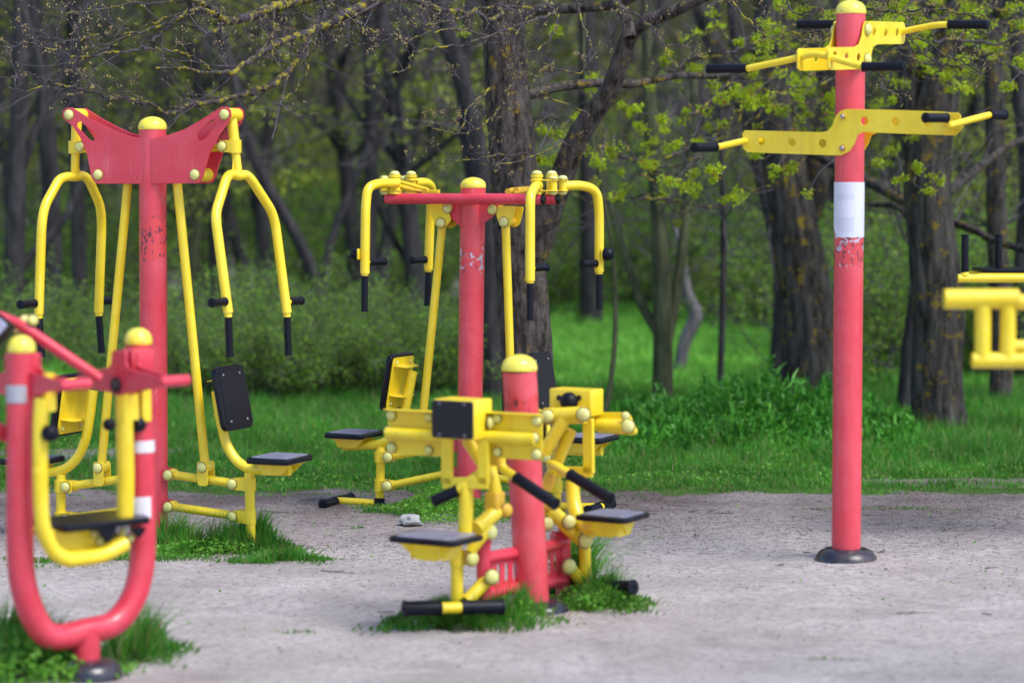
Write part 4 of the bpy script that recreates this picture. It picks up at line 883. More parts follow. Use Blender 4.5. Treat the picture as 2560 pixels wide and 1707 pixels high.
# ---------------------------------------------------------------- litter on the sand
N = 34000
y = 9 + 5.6 * rng.random(N) ** .28; x = (rng.random(N) - .5) * 2 * (y * .235 + .5); k = nz(x, y, .9, 33) + rng.random(N) > .35; x, y = x[k], y[k]
cc = np.stack([x, y, gzv(x, y) + .003], 1)
LITM = leafmat('litter_bits', [(.03, .022, .025), (.07, .05, .05), (.10, .08, .08), (.05, .035, .03), (.16, .14, .14)], 0)
o = npmesh('plant_litter', *leaves(cc, .0095, 9, .85, .34), LITM); tag(o, 'dark crumbs of bark and bud scales strewn over the sand', 'litter', None, 'stuff')
N = 110; y = 9.5 + 5 * rng.random(N) ** .6; x = (rng.random(N) - .5) * 2 * (y * .22); cc = np.stack([x, y, gzv(x, y) + .006], 1)
o = npmesh('fallen_flowers', *leaves(cc, .016, 10, .7, .8), CLOVER); tag(o, 'tiny yellow-green fallen maple flowers on the sand', 'litter', None, 'stuff')
def twig_thing(px, py, L_, ang, seed):
    g = random.Random(seed); c = onground(px * 1.0884, py * 1.0884); pts = []; p = Vector((0, 0, .006)); a = ang
    for i in range(7): pts.append(p.copy()); a += g.uniform(-.3, .3); p += Vector((math.cos(a), math.sin(a), 0)) * L_ / 6
    mb = MB().tube(pts, [.0026 * (1 - i / 9) for i in range(7)], 5)
    mb.tube([pts[2], pts[2] + Vector((math.cos(ang + .9), math.sin(ang + .9), .05)) * L_ * .3], .0014, 4)
    o = mb.build('fallen_twig', TWG2); o.location = (c.x, c.y, gz(c.x, c.y)); return o
TWG2 = simple('dead_twig', (.05, .035, .035), .8)
for k in range(34):
    g = random.Random(k + 5); py = g.choice([1150, 1165, 1180, 1200, 1225, 1260, 1300, 1400]) + g.uniform(-10, 15)
    o = twig_thing(g.uniform(380, 2340), py, g.uniform(.05, .2), g.uniform(-1.3, 1.3) + (3.14 if g.random() < .5 else 0), k)
    tag(o, 'thin dark fallen twig lying on the sand', 'twig', 'fallen twigs on the sand')
def rock(loc, s, m, name, label, seed=3):
    import bmesh
    bm = bmesh.new(); bmesh.ops.create_icosphere(bm, subdivisions=3, radius=1)
    for v in bm.verts:
        d = v.co.normalized(); k = 1 + .35 * noise.cell(d * 1.3 + Vector((seed, 0, 0))) - .15 + .08 * noise.noise(d * 4 + Vector((seed, 0, 0)))
        v.co = Vector((d.x * s[0] * k, d.y * s[1] * k, max(-.3, min(.6, d.z)) * s[2] * k))
    me = bpy.data.meshes.new(name); bm.to_mesh(me); bm.free(); me.materials.append(m); o = bpy.data.objects.new(name, me); COL.objects.link(o); o.location = loc
    return tag(o, label, 'rubble')
c = onground(1024, 1311); rock((c.x, c.y, .02), (.068, .05, .05), simple('rubble_stone', (.36, .36, .36), .9, v=.5, sc=30), 'stone', 'pale broken lump of rubble near the black rubber foot of the butterfly machine')
# small stones and clods on the sand
N = 1500; y = 8.6 + 5.9 * rng.random(N) ** .8; x = (rng.random(N) - .5) * 2 * (y * .235 + .3); s_ = .0025 + .006 * rng.random(N) ** 4
o8 = np.array([(1, 0, 0), (0, 1, 0), (-1, 0, 0), (0, -1, 0), (0, 0, .7), (0, 0, -.7)]); j_ = rng.uniform(.7, 1.3, (N, 6, 3))
PV = np.stack([x, y, gzv(x, y) + .001], 1)[:, None, :] + o8[None] * j_ * s_[:, None, None]
PF_ = (np.arange(N)[:, None, None] * 6 + np.array([(0, 1, 4), (1, 2, 4), (2, 3, 4), (3, 0, 4), (1, 0, 5), (2, 1, 5), (3, 2, 5), (0, 3, 5)])[None]).reshape(-1, 3)
o = npmesh('small_stones', PV.reshape(-1, 3), PF_, leafmat('small_stone_colours', [(.10, .08, .08), (.22, .20, .2), (.45, .43, .42), (.16, .13, .13)], 0, .9)); tag(o, 'tiny pebbles and clods scattered over the sand', 'pebbles', None, 'stuff')
# ================================================================ trees
UPZ = Vector((0, 0, 1))
def rv(g): return Vector((g.gauss(0, 1), g.gauss(0, 1), g.gauss(0, 1))).normalized()
def big_trunk(pts, rad, seg=56, ridge=.07, seed=0, n=9):
    P = smooth_path(pts, n); k = len(P); rr = np.interp(np.linspace(0, 1, k), np.linspace(0, 1, len(rad)), rad); mb = MB(); mb.tube(P, list(rr), seg, False)
    for i, v in enumerate(mb.v):
        ring = i // seg; a = 2 * math.pi * (i % seg) / seg; p = P[ring]; z = (p - P[0]).length
        f = noise.noise(Vector((math.cos(a) * 4.2, math.sin(a) * 4.2, z * 2.2 + seed))) * ridge * 1.1 + ridge * 1.0 * noise.noise(Vector((math.cos(a) * 1.2, math.sin(a) * 1.2, z * .8 + seed))) - ridge * .5 * abs(noise.noise(Vector((math.cos(a) * 11, math.sin(a) * 11, z * 7 + seed))))
        q = Vector(v); mb.v[i] = tuple(p + (q - p) * (1 + f))
    return mb
def octa(mb, c, s):
    mb.add([c + Vector((s, 0, 0)), c + Vector((-s, 0, 0)), c + Vector((0, s, 0)), c + Vector((0, -s, 0)), c + Vector((0, 0, s * 1.3)), c + Vector((0, 0, -s * 1.3))],
           [(0, 2, 4), (2, 1, 4), (1, 3, 4), (3, 0, 4), (2, 0, 5), (1, 2, 5), (3, 1, 5), (0, 3, 5)])
def twig(mb, buds, p, d, L_, r, g, depth, tips=None, droop=.0):
    n = 5; pts = [p]; d = d.normalized(); cur = rv(g) * .22
    for i in range(n):
        d = (d + cur + rv(g) * .16 + UPZ * (.10 - droop)).normalized(); pts.append(pts[-1] + d * L_ / n)
    mb.tube(pts, [r * (1 - .13 * i) for i in range(n + 1)], 3 if r < .004 else 5, False)
    if buds is not None:
        for i in (2, 3, 4, 5):
            if g.random() < .26: octa(buds, pts[i] + rv(g) * .004, g.uniform(.0025, .005))
        if g.random() < .3:
            for k in range(3): octa(buds, pts[-1] + rv(g) * .010, g.uniform(.003, .006))
    if tips is not None: tips.append((pts[-1], d))
    if depth > 0:
        for k in range(g.choice([2, 3, 3, 4])):
            i = g.randint(1, n - 1); dd = ((pts[i + 1] - pts[i]).normalized() + rv(g) * .85).normalized()
            twig(mb, buds, pts[i], dd, L_ * g.uniform(.35, .65), r * .62, g, depth - 1, tips, droop)
TD = .62
def bough(P, r0, r1, g, bm_, tw, buds, dens=7, L_=(.2, .55), depth=2, tips=None, wob=.01, bias=Vector((0, 0, 0)), droop=0.):
    Q = smooth_path(P, 6); Q = [q + rv(g) * wob for q in Q]; k = len(Q)
    rr = [(r0 + (r1 - r0) * i / (k - 1)) * (1 + .18 * noise.noise(Vector((i * .9, r0 * 99, 0)))) for i in range(k)]
    bm_.tube(Q, rr, 14 if r0 > .03 else 9, True)
    Ltot = sum((Q[i + 1] - Q[i]).length for i in range(k - 1))
    for _ in range(int(Ltot * dens * TD)):
        i = g.randint(1, k - 2); t = (Q[i + 1] - Q[i]).normalized()
        twig(tw, buds, Q[i], t * .5 + rv(g) * .8 + bias, g.uniform(*L_), max(.0028, min(.006, rr[i] * .35)), g, depth, tips, droop)
def leaf_balls(centres, g, rad=.05, n=24, size=.03):
    c = []
    for p in centres:
        k = g.randint(int(n * .7), int(n * 1.3)); r_ = rad * g.uniform(.6, 1.25)
        for _ in range(k): v = rv(g); c.append(p + Vector((v.x, v.y, v.z * .75 + .1)) * r_ * g.random() ** .4)
    return np.array([tuple(q) for q in c])
def sq(fn, pts, Y0, Y1=None):
    n = len(pts); Y1 = Y0 if Y1 is None else Y1
    return [atY(*fn(*q), Y0 + (Y1 - Y0) * i / max(1, n - 1)) for i, q in enumerate(pts)]
# ---- the big tree behind the butterfly machine
g = random.Random(11); YT = 14.95
T1 = thing('park_tree', (atY(1318, 1200, YT).x, YT, 0), 'big rough-barked tree with yellow lichen and bare budding boughs behind the butterfly machine', 'tree')
def rel(o, root): o.parent = root; o.location = -Vector(root.location); return o
tp = [(1320, 1235), (1320, 1100), (1318, 930), (1311, 780), (1300, 640), (1290, 520), (1280, 370), (1264, 185), (1257, 0), (1250, -200), (1240, -480)]
TP = [atY(*q, YT) for q in tp]; TP[0].z = -.1
mb = big_trunk(TP, [.225, .172, .158, .155, .152, .146, .140, .130, .126, .118, .10], 96, .085, 1, 16); rel(mb.build('trunk', BK1, ang=180), T1)
def K(pts): return pts
limbs = [
 (cK, [(1330, 1700), (1420, 1480), (1520, 1220), (1600, 1000), (1720, 790), (1850, 610), (1925, 400), (1990, 235), (2090, 150), (2200, 110), (2325, 60), (2550, -40), (2900, -160)], 14.9, 14.2, [.10, .082, .072, .066, .060, .054, .048, .042, .038, .03, .02]),
 (cK, [(1985, 260), (1960, 120), (1900, 20), (1850, -120), (1800, -300)], 14.3, 14.5, [.038, .032, .028, .02]),
 (cK, [(1150, 200), (1330, 80), (1500, 62), (1700, 52), (1900, 28), (2100, -60)], 14.9, 14.3, [.034, .030, .027, .024]),
 (cK, [(1200, 680), (1320, 640), (1500, 590), (1800, 560), (2000, 572), (2150, 540), (2325, 512), (2560, 515), (2700, 480)], 15.0, 15.6, [.034, .030, .026, .022, .016]),
]
for fn, pts, Y0, Y1, rr in limbs:
    rel(big_trunk(sq(fn, pts, Y0, Y1), rr, 28, .10, Y1, 7).build('limb', BK1, ang=180), T1)
bm_, tw, bd_ = MB(), MB(), MB()
BT = atY(1250, -300, 14.9)
def J(pts, Y0, Y1, r0, r1, dens=8, far_end=True, fn=cJ, **kw):
    P = sq(fn, pts, Y0, Y1); bough(P, r0, r1, g, bm_, tw, bd_, dens, **kw)
LB = Vector((-.35, 0, .0))
J([(3300, -560), (2500, -150), (2060, 0), (1840, 50), (1700, 118), (1570, 148), (1500, 130), (1440, 70), (1380, 30), (1250, -10), (1000, -60)], 14.7, 13.0, .034, .012, 7, bias=LB)
J([(3200, -420), (2600, -40), (2325, 100), (2150, 190), (1950, 265), (1850, 312), (1700, 400), (1560, 488), (1430, 495), (1280, 470), (1060, 465)], 14.7, 12.9, .030, .006, 7, bias=LB)
J([(3100, -350), (2600, 0), (2325, 125), (2090, 230), (2060, 330), (1950, 490), (1800, 590), (1650, 640), (1500, 682), (1280, 712), (1150, 765), (1000, 710), (850, 670), (700, 652), (560, 600), (400, 575), (290, 540), (180, 480)], 14.6, 12.8, .026, .0035, 8, bias=LB)
J([(1440, 80), (1300, 72), (1180, 150), (1080, 240), (980, 310), (870, 345), (740, 355), (600, 385), (480, 375), (300, 320), (100, 280)], 13.1, 12.7, .012, .0035, 10, bias=LB)
J([(985, 328), (1080, 335), (1200, 350), (1280, 372), (1330, 410), (1440, 480)], 12.9, 13.0, .008, .006, 5)
J([(1520, 155), (1400, 235), (1240, 315)], 13.0, 12.9, .010, .003, 9)
J([(1240, 100), (1080, 180), (880, 235), (800, 292), (620, 380), (430, 470), (300, 560), (180, 620), (50, 585)], 13.0, 12.7, .008, .003, 9, bias=LB)
J([(1380, 30), (1100, 130), (850, 235), (640, 235), (520, 275)], 13.3, 13.0, .006, .003, 9, bias=LB)
J([(1250, 0), (900, 30), (700, 60), (560, 55), (440, 60)], 13.0, 12.8, .006, .003, 8, bias=LB)
J([(1840, 80), (1855, 200), (1845, 320), (1880, 500)], 13.0, 12.9, .007, .003, 5)
J([(1000, 700), (900, 640), (700, 610), (560, 590)], 12.9, 12.8, .005, .003, 7, bias=LB)
J([(2100, 240), (2060, 420), (2090, 460), (1960, 640), (1850, 680)], 13.4, 13.0, .006, .003, 6)
for pts, Y0, Y1, r0, r1 in (
    ([(1150, 60), (1050, 135), (950, 92), (700, 62), (540, 0), (300, -80)], 14.8, 14.0, .016, .012),
    ([(1480, 80), (1400, 120), (1200, 190), (1000, 268), (850, 310), (650, 330), (520, 360), (490, 450), (380, 495)], 14.3, 13.4, .010, .0035),
    ([(-60, 0), (130, 160), (290, 220), (430, 260), (560, 340)], 13.2, 13.3, .006, .003),
    ([(1600, -60), (1680, 180), (1720, 330), (1690, 470), (1600, 502), (1410, 420)], 14.0, 13.6, .008, .003),
    ([(1900, 30), (2100, 160), (2200, 280), (2260, 400), (2330, 470)], 13.9, 13.3, .010, .003),
    ([(1050, 600), (900, 720), (840, 880), (700, 880)], 14.8, 14.2, .008, .003),
    ([(1120, 700), (1020, 830), (850, 910), (700, 880), (610, 855)], 14.7, 14.0, .007, .003),
    ([(1560, 960), (1350, 1050), (1100, 1112), (960, 1100)], 14.6, 14.0, .007, .003),
    ([(1300, 1040), (1100, 1050), (880, 1080), (680, 1090)], 14.7, 14.1, .006, .003),
    ([(1050, 250), (800, 200), (600, 230), (450, 300)], 14.3, 13.6, .006, .003),
    ([(1700, 780), (1560, 700), (1330, 640), (1280, 560)], 14.5, 14.2, .006, .003),
    ([(1300, 100), (1200, 300), (1240, 480), (1150, 620)], 13.8, 13.4, .006, .003),
    ([(1350, 60), (1050, 40), (850, 120), (640, 160), (500, 150)], 13.9, 13.2, .008, .003),
    ([(1500, 50), (1480, 200), (1380, 330), (1230, 370)], 13.6, 13.2, .006, .003)):
    J(pts, Y0, Y1, r0, r1, 8, fn=cK, L_=(.15, .42))
for pts, Y0, Y1, r0 in (
    ([(0, -30), (300, -20), (450, 120), (560, 230), (740, 300)], 13.4, 13.0, .007),
    ([(1250, 60), (1500, 90), (1750, 60), (2000, 130), (2150, 220)], 13.6, 13.1, .007),
    ([(1300, 230), (1600, 270), (1900, 420), (2040, 520)], 13.4, 13.0, .006),
    ([(760, 260), (1000, 200), (1300, 240), (1600, 170)], 13.7, 13.3, .006),
    ([(1350, 480), (1380, 600), (1480, 650), (1500, 720)], 13.1, 13.0, .005),
    ([(700, -30), (800, 90), (1000, 60), (1300, -20)], 13.5, 13.2, .006)):
    J(pts, Y0, Y1, r0, .003, 9, fn=cG, L_=(.12, .32))
rel(bm_.build('bough', BKB), T1); cr = rel(tw.build('twigs', TWG), T1); rel(bd_.build('buds', BUD, smooth=False), T1)
# ---- maples on the right with bunches of young leaves
def maple(name, label, base, Y, tpts, trad, mt, second=None, seed=5, limbs=()):
    root = thing(name, (atY(base[0], base[1], Y).x, Y, 0), label, 'tree'); P = [atY(*q, Y) for q in tpts]; P[0].z = -.1
    rel(big_trunk(P, trad, 72, .09, seed, 12).build('trunk', mt, ang=180), root)
    for pts, Y1, rr in limbs: rel(big_trunk([atY(*q, Y + (Y1 - Y) * i / (len(pts) - 1)) for i, q in enumerate(pts)], rr, 26, .09, seed + 3, 7).build('limb', mt, ang=180), root)
    return root
f_ = lambda L_: [(a * 1.0884, b * 1.0884) for a, b in L_]
T2 = maple('maple_tree', 'leaning grey maple trunk with orange lichen behind the leafy mound, left of the tall pole', (2035, 1050), 19.2,
    f_([(1868, 965), (1866, 880), (1858, 780), (1850, 680), (1832, 560), (1812, 450), (1795, 350), (1780, 200), (1770, 0), (1765, -250)]), [.27, .235, .215, .20, .185, .175, .165, .15, .14, .12], BK2, seed=5,
    limbs=[(f_([(1830, 560), (1870, 420), (1900, 300), (1950, 150), (2010, 0), (2060, -150)]), 19.6, [.12, .10, .085, .07]), (f_([(1800, 400), (1720, 250), (1650, 120), (1600, 0), (1550, -120)]), 19.5, [.10, .085, .07, .05]),
           ([(2010, 370), (2162, 450), (2255, 500), (2347, 543), (2440, 577), (2470, 595), (2560, 623), (2700, 640), (2850, 640)], 16.6, [.045, .036, .03, .026, .02])])
T3 = maple('maple_tree', 'thick dark ridged maple trunk with mustard moss at the right, in the tall grass', (2345, 1100), 17.8,
    f_([(2156, 1010), (2152, 930), (2152, 840), (2155, 740), (2150, 640), (2138, 520), (2130, 420), (2140, 300), (2165, 180), (2200, 60), (2235, -80), (2260, -250)]), [.235, .195, .185, .192, .175, .17, .165, .15, .14, .13, .12], BK2, seed=9,
    limbs=[(f_([(2135, 450), (2100, 320), (2090, 200), (2110, 80), (2130, -60)]), 18.0, [.13, .10, .09, .07]), (f_([(2180, 150), (2240, 60), (2320, 0), (2420, -80)]), 17.4, [.09, .07, .06]),
           (f_([(2130, 480), (2230, 400), (2310, 340), (2400, 300)]), 18.8, [.05, .03, .02]),
           (f_([(2160, 640), (2120, 560), (2070, 480), (2000, 470)]), 18.6, [.05, .03, .02])])
clusters = [(1275, 312), (1270, 372), (1243, 372), (1415, 340), (1380, 372), (1480, 300), (1525, 275), (1500, 380), (1585, 423), (1630, 392), (1665, 462), (1700, 448), (1480, 375), (1430, 245), (1385, 385), (1780, 390), (1855, 445), (2015, 375), (2075, 410), (2110, 390), (2150, 412), (2140, 442), (1720, 240), (1760, 230), (1690, 215), (1640, 190), (1800, 262), (1835, 230), (1065, 75), (1280, 80), (1230, 362), (1330, 275), (1450, 260), (1560, 330), (1610, 250), (1590, 400), (1640, 405), (1250, 300), (1400, 345), (1545, 420), (1810, 395), (1735, 360), (1745, 225), (1655, 230), (1780, 250)]
def maple_crown(root, seed, spots, box, ncl, Yr, nb):
    g = random.Random(seed); tw, bo, cen = MB(), MB(), []
    for px, py in spots:
        Y = g.uniform(15.6, 16.8); c = atY(px * 1.0884, py * 1.0884, Y)
        for k in range(g.choice([1, 2, 2])): cen.append(c + rv(g) * .05 * (k > 0))
        q = c + Vector((g.uniform(-.1, .35), g.uniform(.1, .6), g.uniform(-.05, .28))); md = (c + q) / 2 + rv(g) * .06
        tw.tube(smooth_path([c, md, q], 4), .0032, 4, False)
    for k in range(nb):
        x0 = g.uniform(box[0], box[2]); y0 = g.uniform(box[1], box[3]); Y = g.uniform(*Yr); s_ = g.choice([-1, 1]); ln = g.uniform(120, 420)
        P = [atY((x0 + s_ * ln * t) * 1.0884, (y0 + 60 * math.sin(t * 2.2 + k) - 90 * t * g.uniform(-.3, 1)) * 1.0884, Y + .4 * t) for t in np.linspace(0, 1, 6)]
        tips = []; bough(P, g.uniform(.006, .014), .004, g, bo, tw, None, 5, (.12, .34), 1, tips, .012)
        for p, d in tips:
            if g.random() < ncl: cen.append(p + rv(g) * .02)
    rel(bo.build('bough', BKB), root); rel(tw.build('twigs', TWG), root)
    c = leaf_balls(cen, g, .052, 46, .03); rel(npmesh('leaf_bunches', *leaves(c, .023, seed, .0, .8), MAPLE), root)
maple_crown(T2, 71, clusters, (1560, 120, 1920, 300), .5, (15.8, 17.6), 17)
maple_crown(T3, 72, [(2040, 60), (2120, 140), (2170, 180), (2220, 210), (2310, 200), (2290, 110), (2330, 60)], (1960, 0, 2380, 260), .5, (15.8, 17.4), 22)
T2b = thing('maple_sapling', (atY(1500, 900, 17.6).x, 17.6, 0), 'slender leafing maple boughs crossing between the big lichened tree and the tall pole', 'tree')
maple_crown(T2b, 73, [], (1250, 230, 1700, 440), .30, (16.5, 17.8), 11)
rel(MB().tube(smooth_path([Vector((atY(1500, 900, 17.6).x + .12 * math.sin(k), 17.6 + .05 * k, -.05 + .62 * k)) for k in range(7)], 3), [.022 - .0008 * i for i in range(19)], 8).build('trunk', BKG), T2b)
# ---- simple clear-cut trunks nearer the wood
def mid_tree(label, pts, Y, rad, mt, forks=(), seed=0, cat='tree', name='woodland_tree'):
    root = thing(name, (atY(pts[0][0] * 1.0884, pts[0][1] * 1.0884, Y).x, Y, 0), label, cat); P = [atY(*q, Y) for q in f_(pts)]; P[0].z = -.1
    rel(big_trunk(P, rad, 26, .07, seed, 6).build('trunk', mt, ang=180), root); g = random.Random(seed); tw = MB()
    for fp, fr in forks: rel(big_trunk([atY(*q, Y + .1 * i) for i, q in enumerate(f_(fp))], fr, 16, .07, seed, 5).build('limb', mt, ang=180), root)
    for k in range(14):
        i = g.randint(len(P) // 2, len(P) - 1); twig(tw, None, P[i], rv(g) + UPZ * .5, g.uniform(.7, 1.6), .009, g, 2)
    rel(tw.build('twigs', FTW), root); return root
mid_tree('dark smooth trunk close behind the left side of the big lichened tree', [(1133, 960), (1130, 800), (1128, 650), (1110, 450), (1090, 300), (1050, 150), (1010, 0), (980, -150)], 20.5, [.10, .085, .08, .08, .075, .07, .06], BKF, [([(1125, 560), (1080, 380), (1065, 200), (1080, 0), (1090, -120)], [.07, .06, .05, .04])], 1)
mid_tree('greenish forked trunk on the lawn right of the big lichened tree', [(1521, 955), (1522, 860), (1522, 760), (1520, 640), (1512, 500), (1500, 350), (1490, 150), (1480, -100)], 20.3, [.095, .085, .08, .075, .065, .06, .05, .04], BKG, [([(1515, 770), (1470, 690), (1440, 600), (1410, 500), (1380, 400), (1350, 200)], [.045, .04, .035, .03, .02]), ([(1530, 790), (1560, 640), (1575, 480), (1590, 300), (1600, 100)], [.05, .045, .04, .03])], 2)
mid_tree('crooked pale trunk with an elbow bend on the lawn', [(1560, 893), (1562, 840), (1575, 780), (1598, 725), (1580, 680), (1572, 630), (1560, 560), (1545, 500)], 23.4, [.062, .058, .065, .07, .055, .04, .03, .015], BKP, [], 3)
mid_tree('thin straight grey sapling on the lawn left of the leaning maple', [(1653, 945), (1655, 860), (1660, 700), (1662, 500), (1655, 300), (1650, 0)], 20.8, [.032, .03, .028, .026, .022, .02], BKF, [], 4)
mid_tree('dark slanting trunk just left of the leaning maple', [(1785, 935), (1788, 800), (1795, 650), (1770, 500), (1740, 380), (1700, 200), (1680, 0)], 21.5, [.085, .07, .07, .06, .055, .05, .04], BKF, [], 6)
mid_tree('reddish-brown slim trunk leaning against the left of the thick dark maple', [(2080, 990), (2085, 880), (2098, 740), (2112, 600), (2105, 480), (2090, 300), (2080, 100)], 19.0, [.095, .075, .065, .055, .05, .05, .04], BKF, [], 7)
mid_tree('dark upright trunk behind the yellow ladder frame', [(2297, 985), (2300, 850), (2298, 700), (2290, 520), (2285, 300), (2280, 0)], 20.0, [.10, .09, .09, .085, .08, .07], BK2, [], 8)
mid_tree('dark trunk at the right edge behind the bench', [(2350, 960), (2345, 800), (2350, 600), (2360, 400), (2340, 200), (2330, 0)], 22.0, [.09, .08, .08, .075, .07, .06], BKF, [], 9)
mid_tree('broad purple-brown trunk far off at the end of the lawn', [(1358, 780), (1358, 700), (1356, 600), (1352, 450), (1350, 200), (1345, 0)], 31.5, [.17, .15, .14, .13, .12, .10], BKF, [], 10)
mid_tree('dark trunk with rough boughs at the far left behind the press machine', [(30, 800), (32, 650), (36, 500), (40, 330), (45, 200), (48, 0)], 24.0, [.11, .10, .10, .09, .085, .08], BKF, [([(40, 420), (90, 280), (150, 150), (200, 0)], [.05, .04, .03]), ([(0, 680), (60, 600), (150, 500), (200, 380), (260, 300)], [.05, .045, .04, .03])], 12)
mid_tree('dark trunk seen through the left yoke of the press machine', [(178, 810), (180, 700), (182, 560), (176, 400), (170, 200), (165, 0)], 27.0, [.10, .09, .09, .08, .075, .07], BKF, [], 13)
mid_tree('dark leaning trunk seen between the press and butterfly machines', [(720, 900), (735, 700), (690, 560), (610, 420), (560, 300), (540, 200), (500, 50)], 25.0, [.07, .065, .065, .06, .055, .05, .05], BKF, [([(735, 720), (760, 560), (800, 450), (850, 330)], [.05, .045, .04])], 14)
mid_tree('straight dark trunk rising just left of the butterfly machine', [(845, 900), (848, 700), (850, 560), (852, 400), (850, 250), (846, 100), (840, -50)], 26.0, [.09, .08, .075, .075, .07, .06, .06], BKF, [([(855, 420), (900, 540), (960, 640)], [.05, .04, .03]), ([(850, 300), (940, 150), (980, 0)], [.05, .04, .03])], 15)
mid_tree('dark trunk above the right seat of the press machine', [(598, 900), (600, 700), (604, 540), (600, 400), (640, 200), (650, 0)], 29.0, [.10, .09, .09, .085, .08, .07], BKF, [], 16)
mid_tree('mossy boughed trunk behind the wings of the press machine', [(430, 860), (440, 650), (450, 430), (470, 250), (500, 80), (520, -80)], 28.0, [.09, .085, .08, .075, .07, .06], BKG, [([(455, 400), (620, 350), (760, 300), (880, 180)], [.04, .035, .03]), ([(450, 520), (300, 420), (180, 380), (60, 300)], [.05, .04, .03])], 17)
# ---- shrubs
def shrub_mesh(seed, h, w, nst, nlf, size):
    g = random.Random(seed); st = MB(); pts = []
    for k in range(nst):
        a = g.uniform(0, 6.28); d = Vector((math.cos(a), math.sin(a), g.uniform(1.2, 2.6))).normalized(); p = Vector((g.gauss(0, w * .18), g.gauss(0, w * .18), -.03)); P = [p]
        n = 7; hh = h * g.uniform(.6, 1.1)
        for i in range(n): d = (d + rv(g) * .2 - UPZ * .05).normalized(); P.append(P[-1] + d * hh / n)
        st.tube(P, [.008 * (1 - i / 9) for i in range(n + 1)], 4, False)
        for i in range(2, n + 1):
            for _ in range(3):
                q = P[i] + rv(g) * h * .12; pts.append((P[i], q)); st.tube([P[i], q], .003, 3, False)
    c = []
    for _ in range(nlf):
        a, b_ = g.choice(pts); t = g.random(); c.append(tuple(a + (b_ - a) * t + rv(g) * h * .04))
    return st, np.array(c)
def make_shrub(seed, h, w, nst, nlf, size, mt, label, group=None, name='shrub'):
    root = thing(name, (0, 0, 0), label, 'shrub', group); st, c = shrub_mesh(seed, h, w, nst, nlf, size)
    st.build('stems', FTW, root); npmesh('foliage', *leaves(c, size, seed, 0, .6), mt, root); return root
sh = [make_shrub(101, 1.25, .9, 34, 5000, .034, SHR, 'x'), make_shrub(102, 1.5, 1.2, 38, 5600, .036, SHR, 'x'), make_shrub(103, 1.0, 1.0, 30, 4200, .03, SHR2, 'x')]
first = [True] * 3
def put(pool, k, X, Y, rz, s, label, group, used):
    o = pool[k] if not used[k] else copy_tree(pool[k]); used[k] = True; o.location = (X, Y, gz(X, Y)); o.rotation_euler = (0, 0, rz); o.scale = (s, s, s); o['label'] = label
    if group: o['group'] = group
    return o
us = [False] * 3; g = random.Random(44); n = 0
for px, Y, s in ((410, 21, .95), (480, 20.6, 1), (545, 21.8, 1.05), (610, 20.5, 1), (680, 21.5, 1.1), (745, 20.8, .95), (810, 21.6, 1.05), (880, 20.7, 1), (945, 21.4, 1.1), (1010, 20.9, 1), (1070, 21.8, .95), (340, 21.6, 1.0), (270, 23, 1.1), (520, 23.5, 1.2), (650, 24, 1.25), (780, 23.4, 1.2), (920, 23.8, 1.2), (60, 23, 1.0), (150, 24.5, 1.1), (-40, 22, 1), (440, 20.9, 1), (575, 21, 1), (715, 20.6, .95), (845, 20.9, .95), (980, 20.6, 1)):
    put(sh, n % 2, (px * 1.0884 - 1280) / FPX * Y, Y, g.uniform(0, 6), s * g.uniform(.6, .82), 'loose green shrub in the blurred thicket behind the press and butterfly machines', 'shrubs of the thicket on the left', us); n += 1
for px, Y, s in ((1985, 22, 1.1), (2040, 23, 1.2), (1960, 25, 1.3), (2240, 22.5, 1.1), (2330, 24, 1.2), (2400, 22, 1), (2070, 26, 1.5), (2190, 27, 1.5)):
    put(sh, n % 2, (px * 1.0884 - 1280) / FPX * Y, Y, g.uniform(0, 6), s * g.uniform(.9, 1.15), 'loose green shrub growing between the maples on the right', 'shrubs between the right-hand maples', us); n += 1
for px, Y, s in ((1500, 37, 1.3), (1550, 38, 1.6), (1600, 36, 1.4), (1660, 34, 1.3), (1715, 33, 1.4), (1770, 31, 1.5), (1830, 30, 1.5), (1440, 36, 1.7), (1290, 36, 1.5), (1240, 33, 1.3), (1400, 44, 2.2), (1330, 46, 2)):
    put(sh, (0, 1, 2)[n % 3], (px * 1.0884 - 1280) / FPX * Y, Y, g.uniform(0, 6), s * g.uniform(.9, 1.15), 'blurred green shrub along the far side of the lawn', 'shrubs at the far edge of the lawn', us); n += 1
# ---- the wood behind: bare and budding trees, copied
def wood_tree(seed, h, r, leafy, mt):
    g = random.Random(seed); tr, tw, tips = MB(), MB(), []; P = [Vector((0, 0, -.1))]; d = Vector((g.gauss(0, .08), g.gauss(0, .08), 1))
    for i in range(9): d = (d + Vector((g.gauss(0, .09), g.gauss(0, .09), .1))).normalized(); P.append(P[-1] + d * h / 9)
    R_ = [r * (1.15 - i / 11) for i in range(10)]; tr.tube(P, R_, 12, False)
    for k in range(17):
        i = g.randint(2, 9); a = g.uniform(0, 6.28); d = Vector((math.cos(a), math.sin(a), g.uniform(.1, 1.1))).normalized(); L_ = h * g.uniform(.16, .34); Q = [P[i]]
        for j in range(6): d = (d + rv(g) * .22 + UPZ * .05).normalized(); Q.append(Q[-1] + d * L_ / 6)
        tr.tube(Q, [R_[i] * .42 * (1 - j / 7.5) for j in range(7)], 7, False)
        for _ in range(7):
            j = g.randint(1, 6); twig(tw, None, Q[j], rv(g) + (Q[j] - Q[j - 1]).normalized() * .6, h * g.uniform(.06, .13), .014, g, 2, tips)
    root = thing('woodland_tree', (0, 0, 0), 'x', 'tree'); tr.build('trunk', mt, root); tw.build('twigs', FTW, root)
    if leafy:
        c = []
        for p, d in tips:
            if g.random() < leafy:
                for _ in range(9): c.append(tuple(p + rv(g) * .16))
        npmesh('young_leaves', *leaves(np.array(c), .075, seed, 0, .8), SHR2, root)
    return root
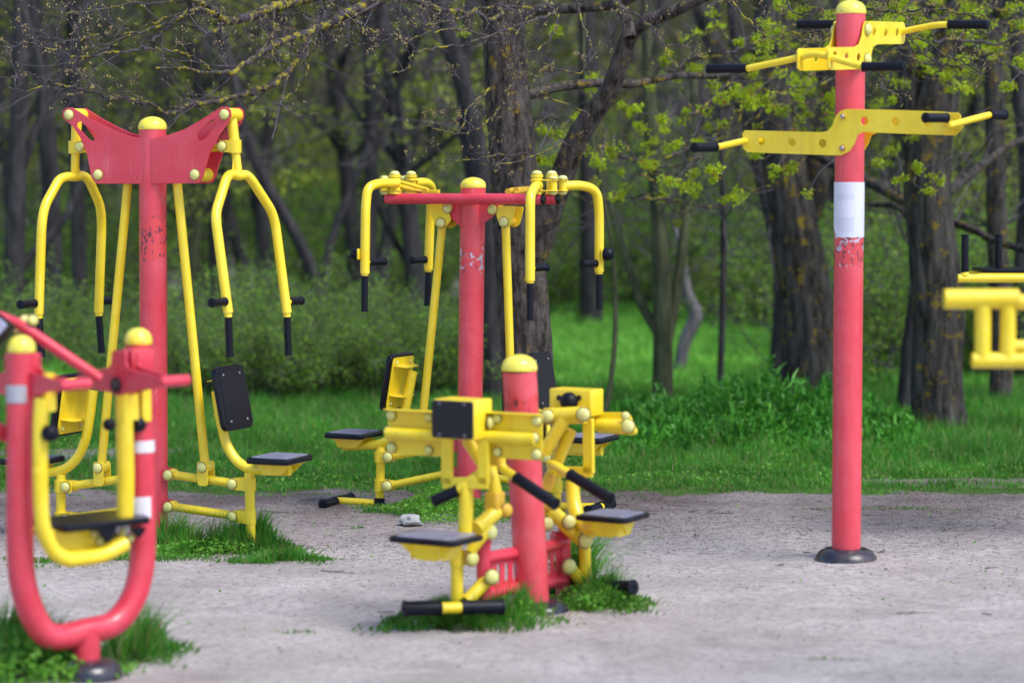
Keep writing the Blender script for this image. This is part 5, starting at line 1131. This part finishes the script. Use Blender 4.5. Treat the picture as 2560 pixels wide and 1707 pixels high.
wt = [wood_tree(201, 9, .10, 0, BKF), wood_tree(202, 8, .08, .4, BKF), wood_tree(203, 10, .11, .05, BKF), wood_tree(204, 7, .09, .5, BKG), wood_tree(205, 9, .10, .25, BKF)]
uw = [False] * 5; g = random.Random(9); spots = []
for row, (Y, cnt) in enumerate(((26, 5), (30, 7), (34, 9), (39, 11), (45, 12), (52, 14), (60, 15))):
    for k in range(cnt):
        f = (k + g.uniform(.1, .9)) / cnt; px = -150 + f * 2650; YY = Y + g.uniform(-2, 2)
        if YY < 50 and 1180 < px < 1880: continue
        if YY < 29 and 1000 < px < 1300: continue
        spots.append((px, YY))
n = 0
LBL = ['bare grey tree in the blurred wood behind the machines', 'tree with sparse yellow-green young leaves in the blurred wood', 'tall bare tree of thick trunk in the blurred wood', 'small greenish tree with yellow-green leaves in the blurred wood', 'bare twiggy tree with a few first leaves in the blurred wood']
GRP = ['bare trees of the wood', 'budding trees of the wood', 'thick bare trees of the wood', 'small leafing trees of the wood', 'twiggy trees of the wood']
for px, Y in spots:
    k = n % 5; put(wt, k, (px * 1.0884 - 1280) / FPX * Y, Y, g.uniform(0, 6.28), g.uniform(.85, 1.2), LBL[k], GRP[k], uw); n += 1
# understorey shrubs deep in the wood
for k in range(38):
    Y = g.uniform(30, 58); px = g.uniform(-150, 2500)
    if Y < 48 and 1230 < px < 1830: continue
    put(sh, g.choice([0, 1, 2, 2]), (px * 1.0884 - 1280) / FPX * Y, Y, g.uniform(0, 6), g.uniform(1.1, 2.1), 'blurred undergrowth shrub deep in the wood', 'undergrowth shrubs deep in the wood', us)
# far thicket that closes the view
N = 60000; g2 = np.random.default_rng(5)
x = g2.uniform(-24, 24, N); y = g2.uniform(62, 80, N); top_ = 9 + 2.5 * nz(x, y, .12, 2); z = g2.random(N) * top_ + gzv(x, y) * .6
TH1 = leafmat('far_twigs', [(.12, .11, .125), (.26, .24, .265), (.18, .165, .19), (.15, .15, .14), (.38, .35, .40), (.20, .26, .09)], .1)
o = npmesh('far_wood', *leaves(np.stack([x, y, z], 1), .75, 15, -.8, .16), TH1); tag(o, 'far wood of grey twigs closing the view', 'wood', None, 'stuff')
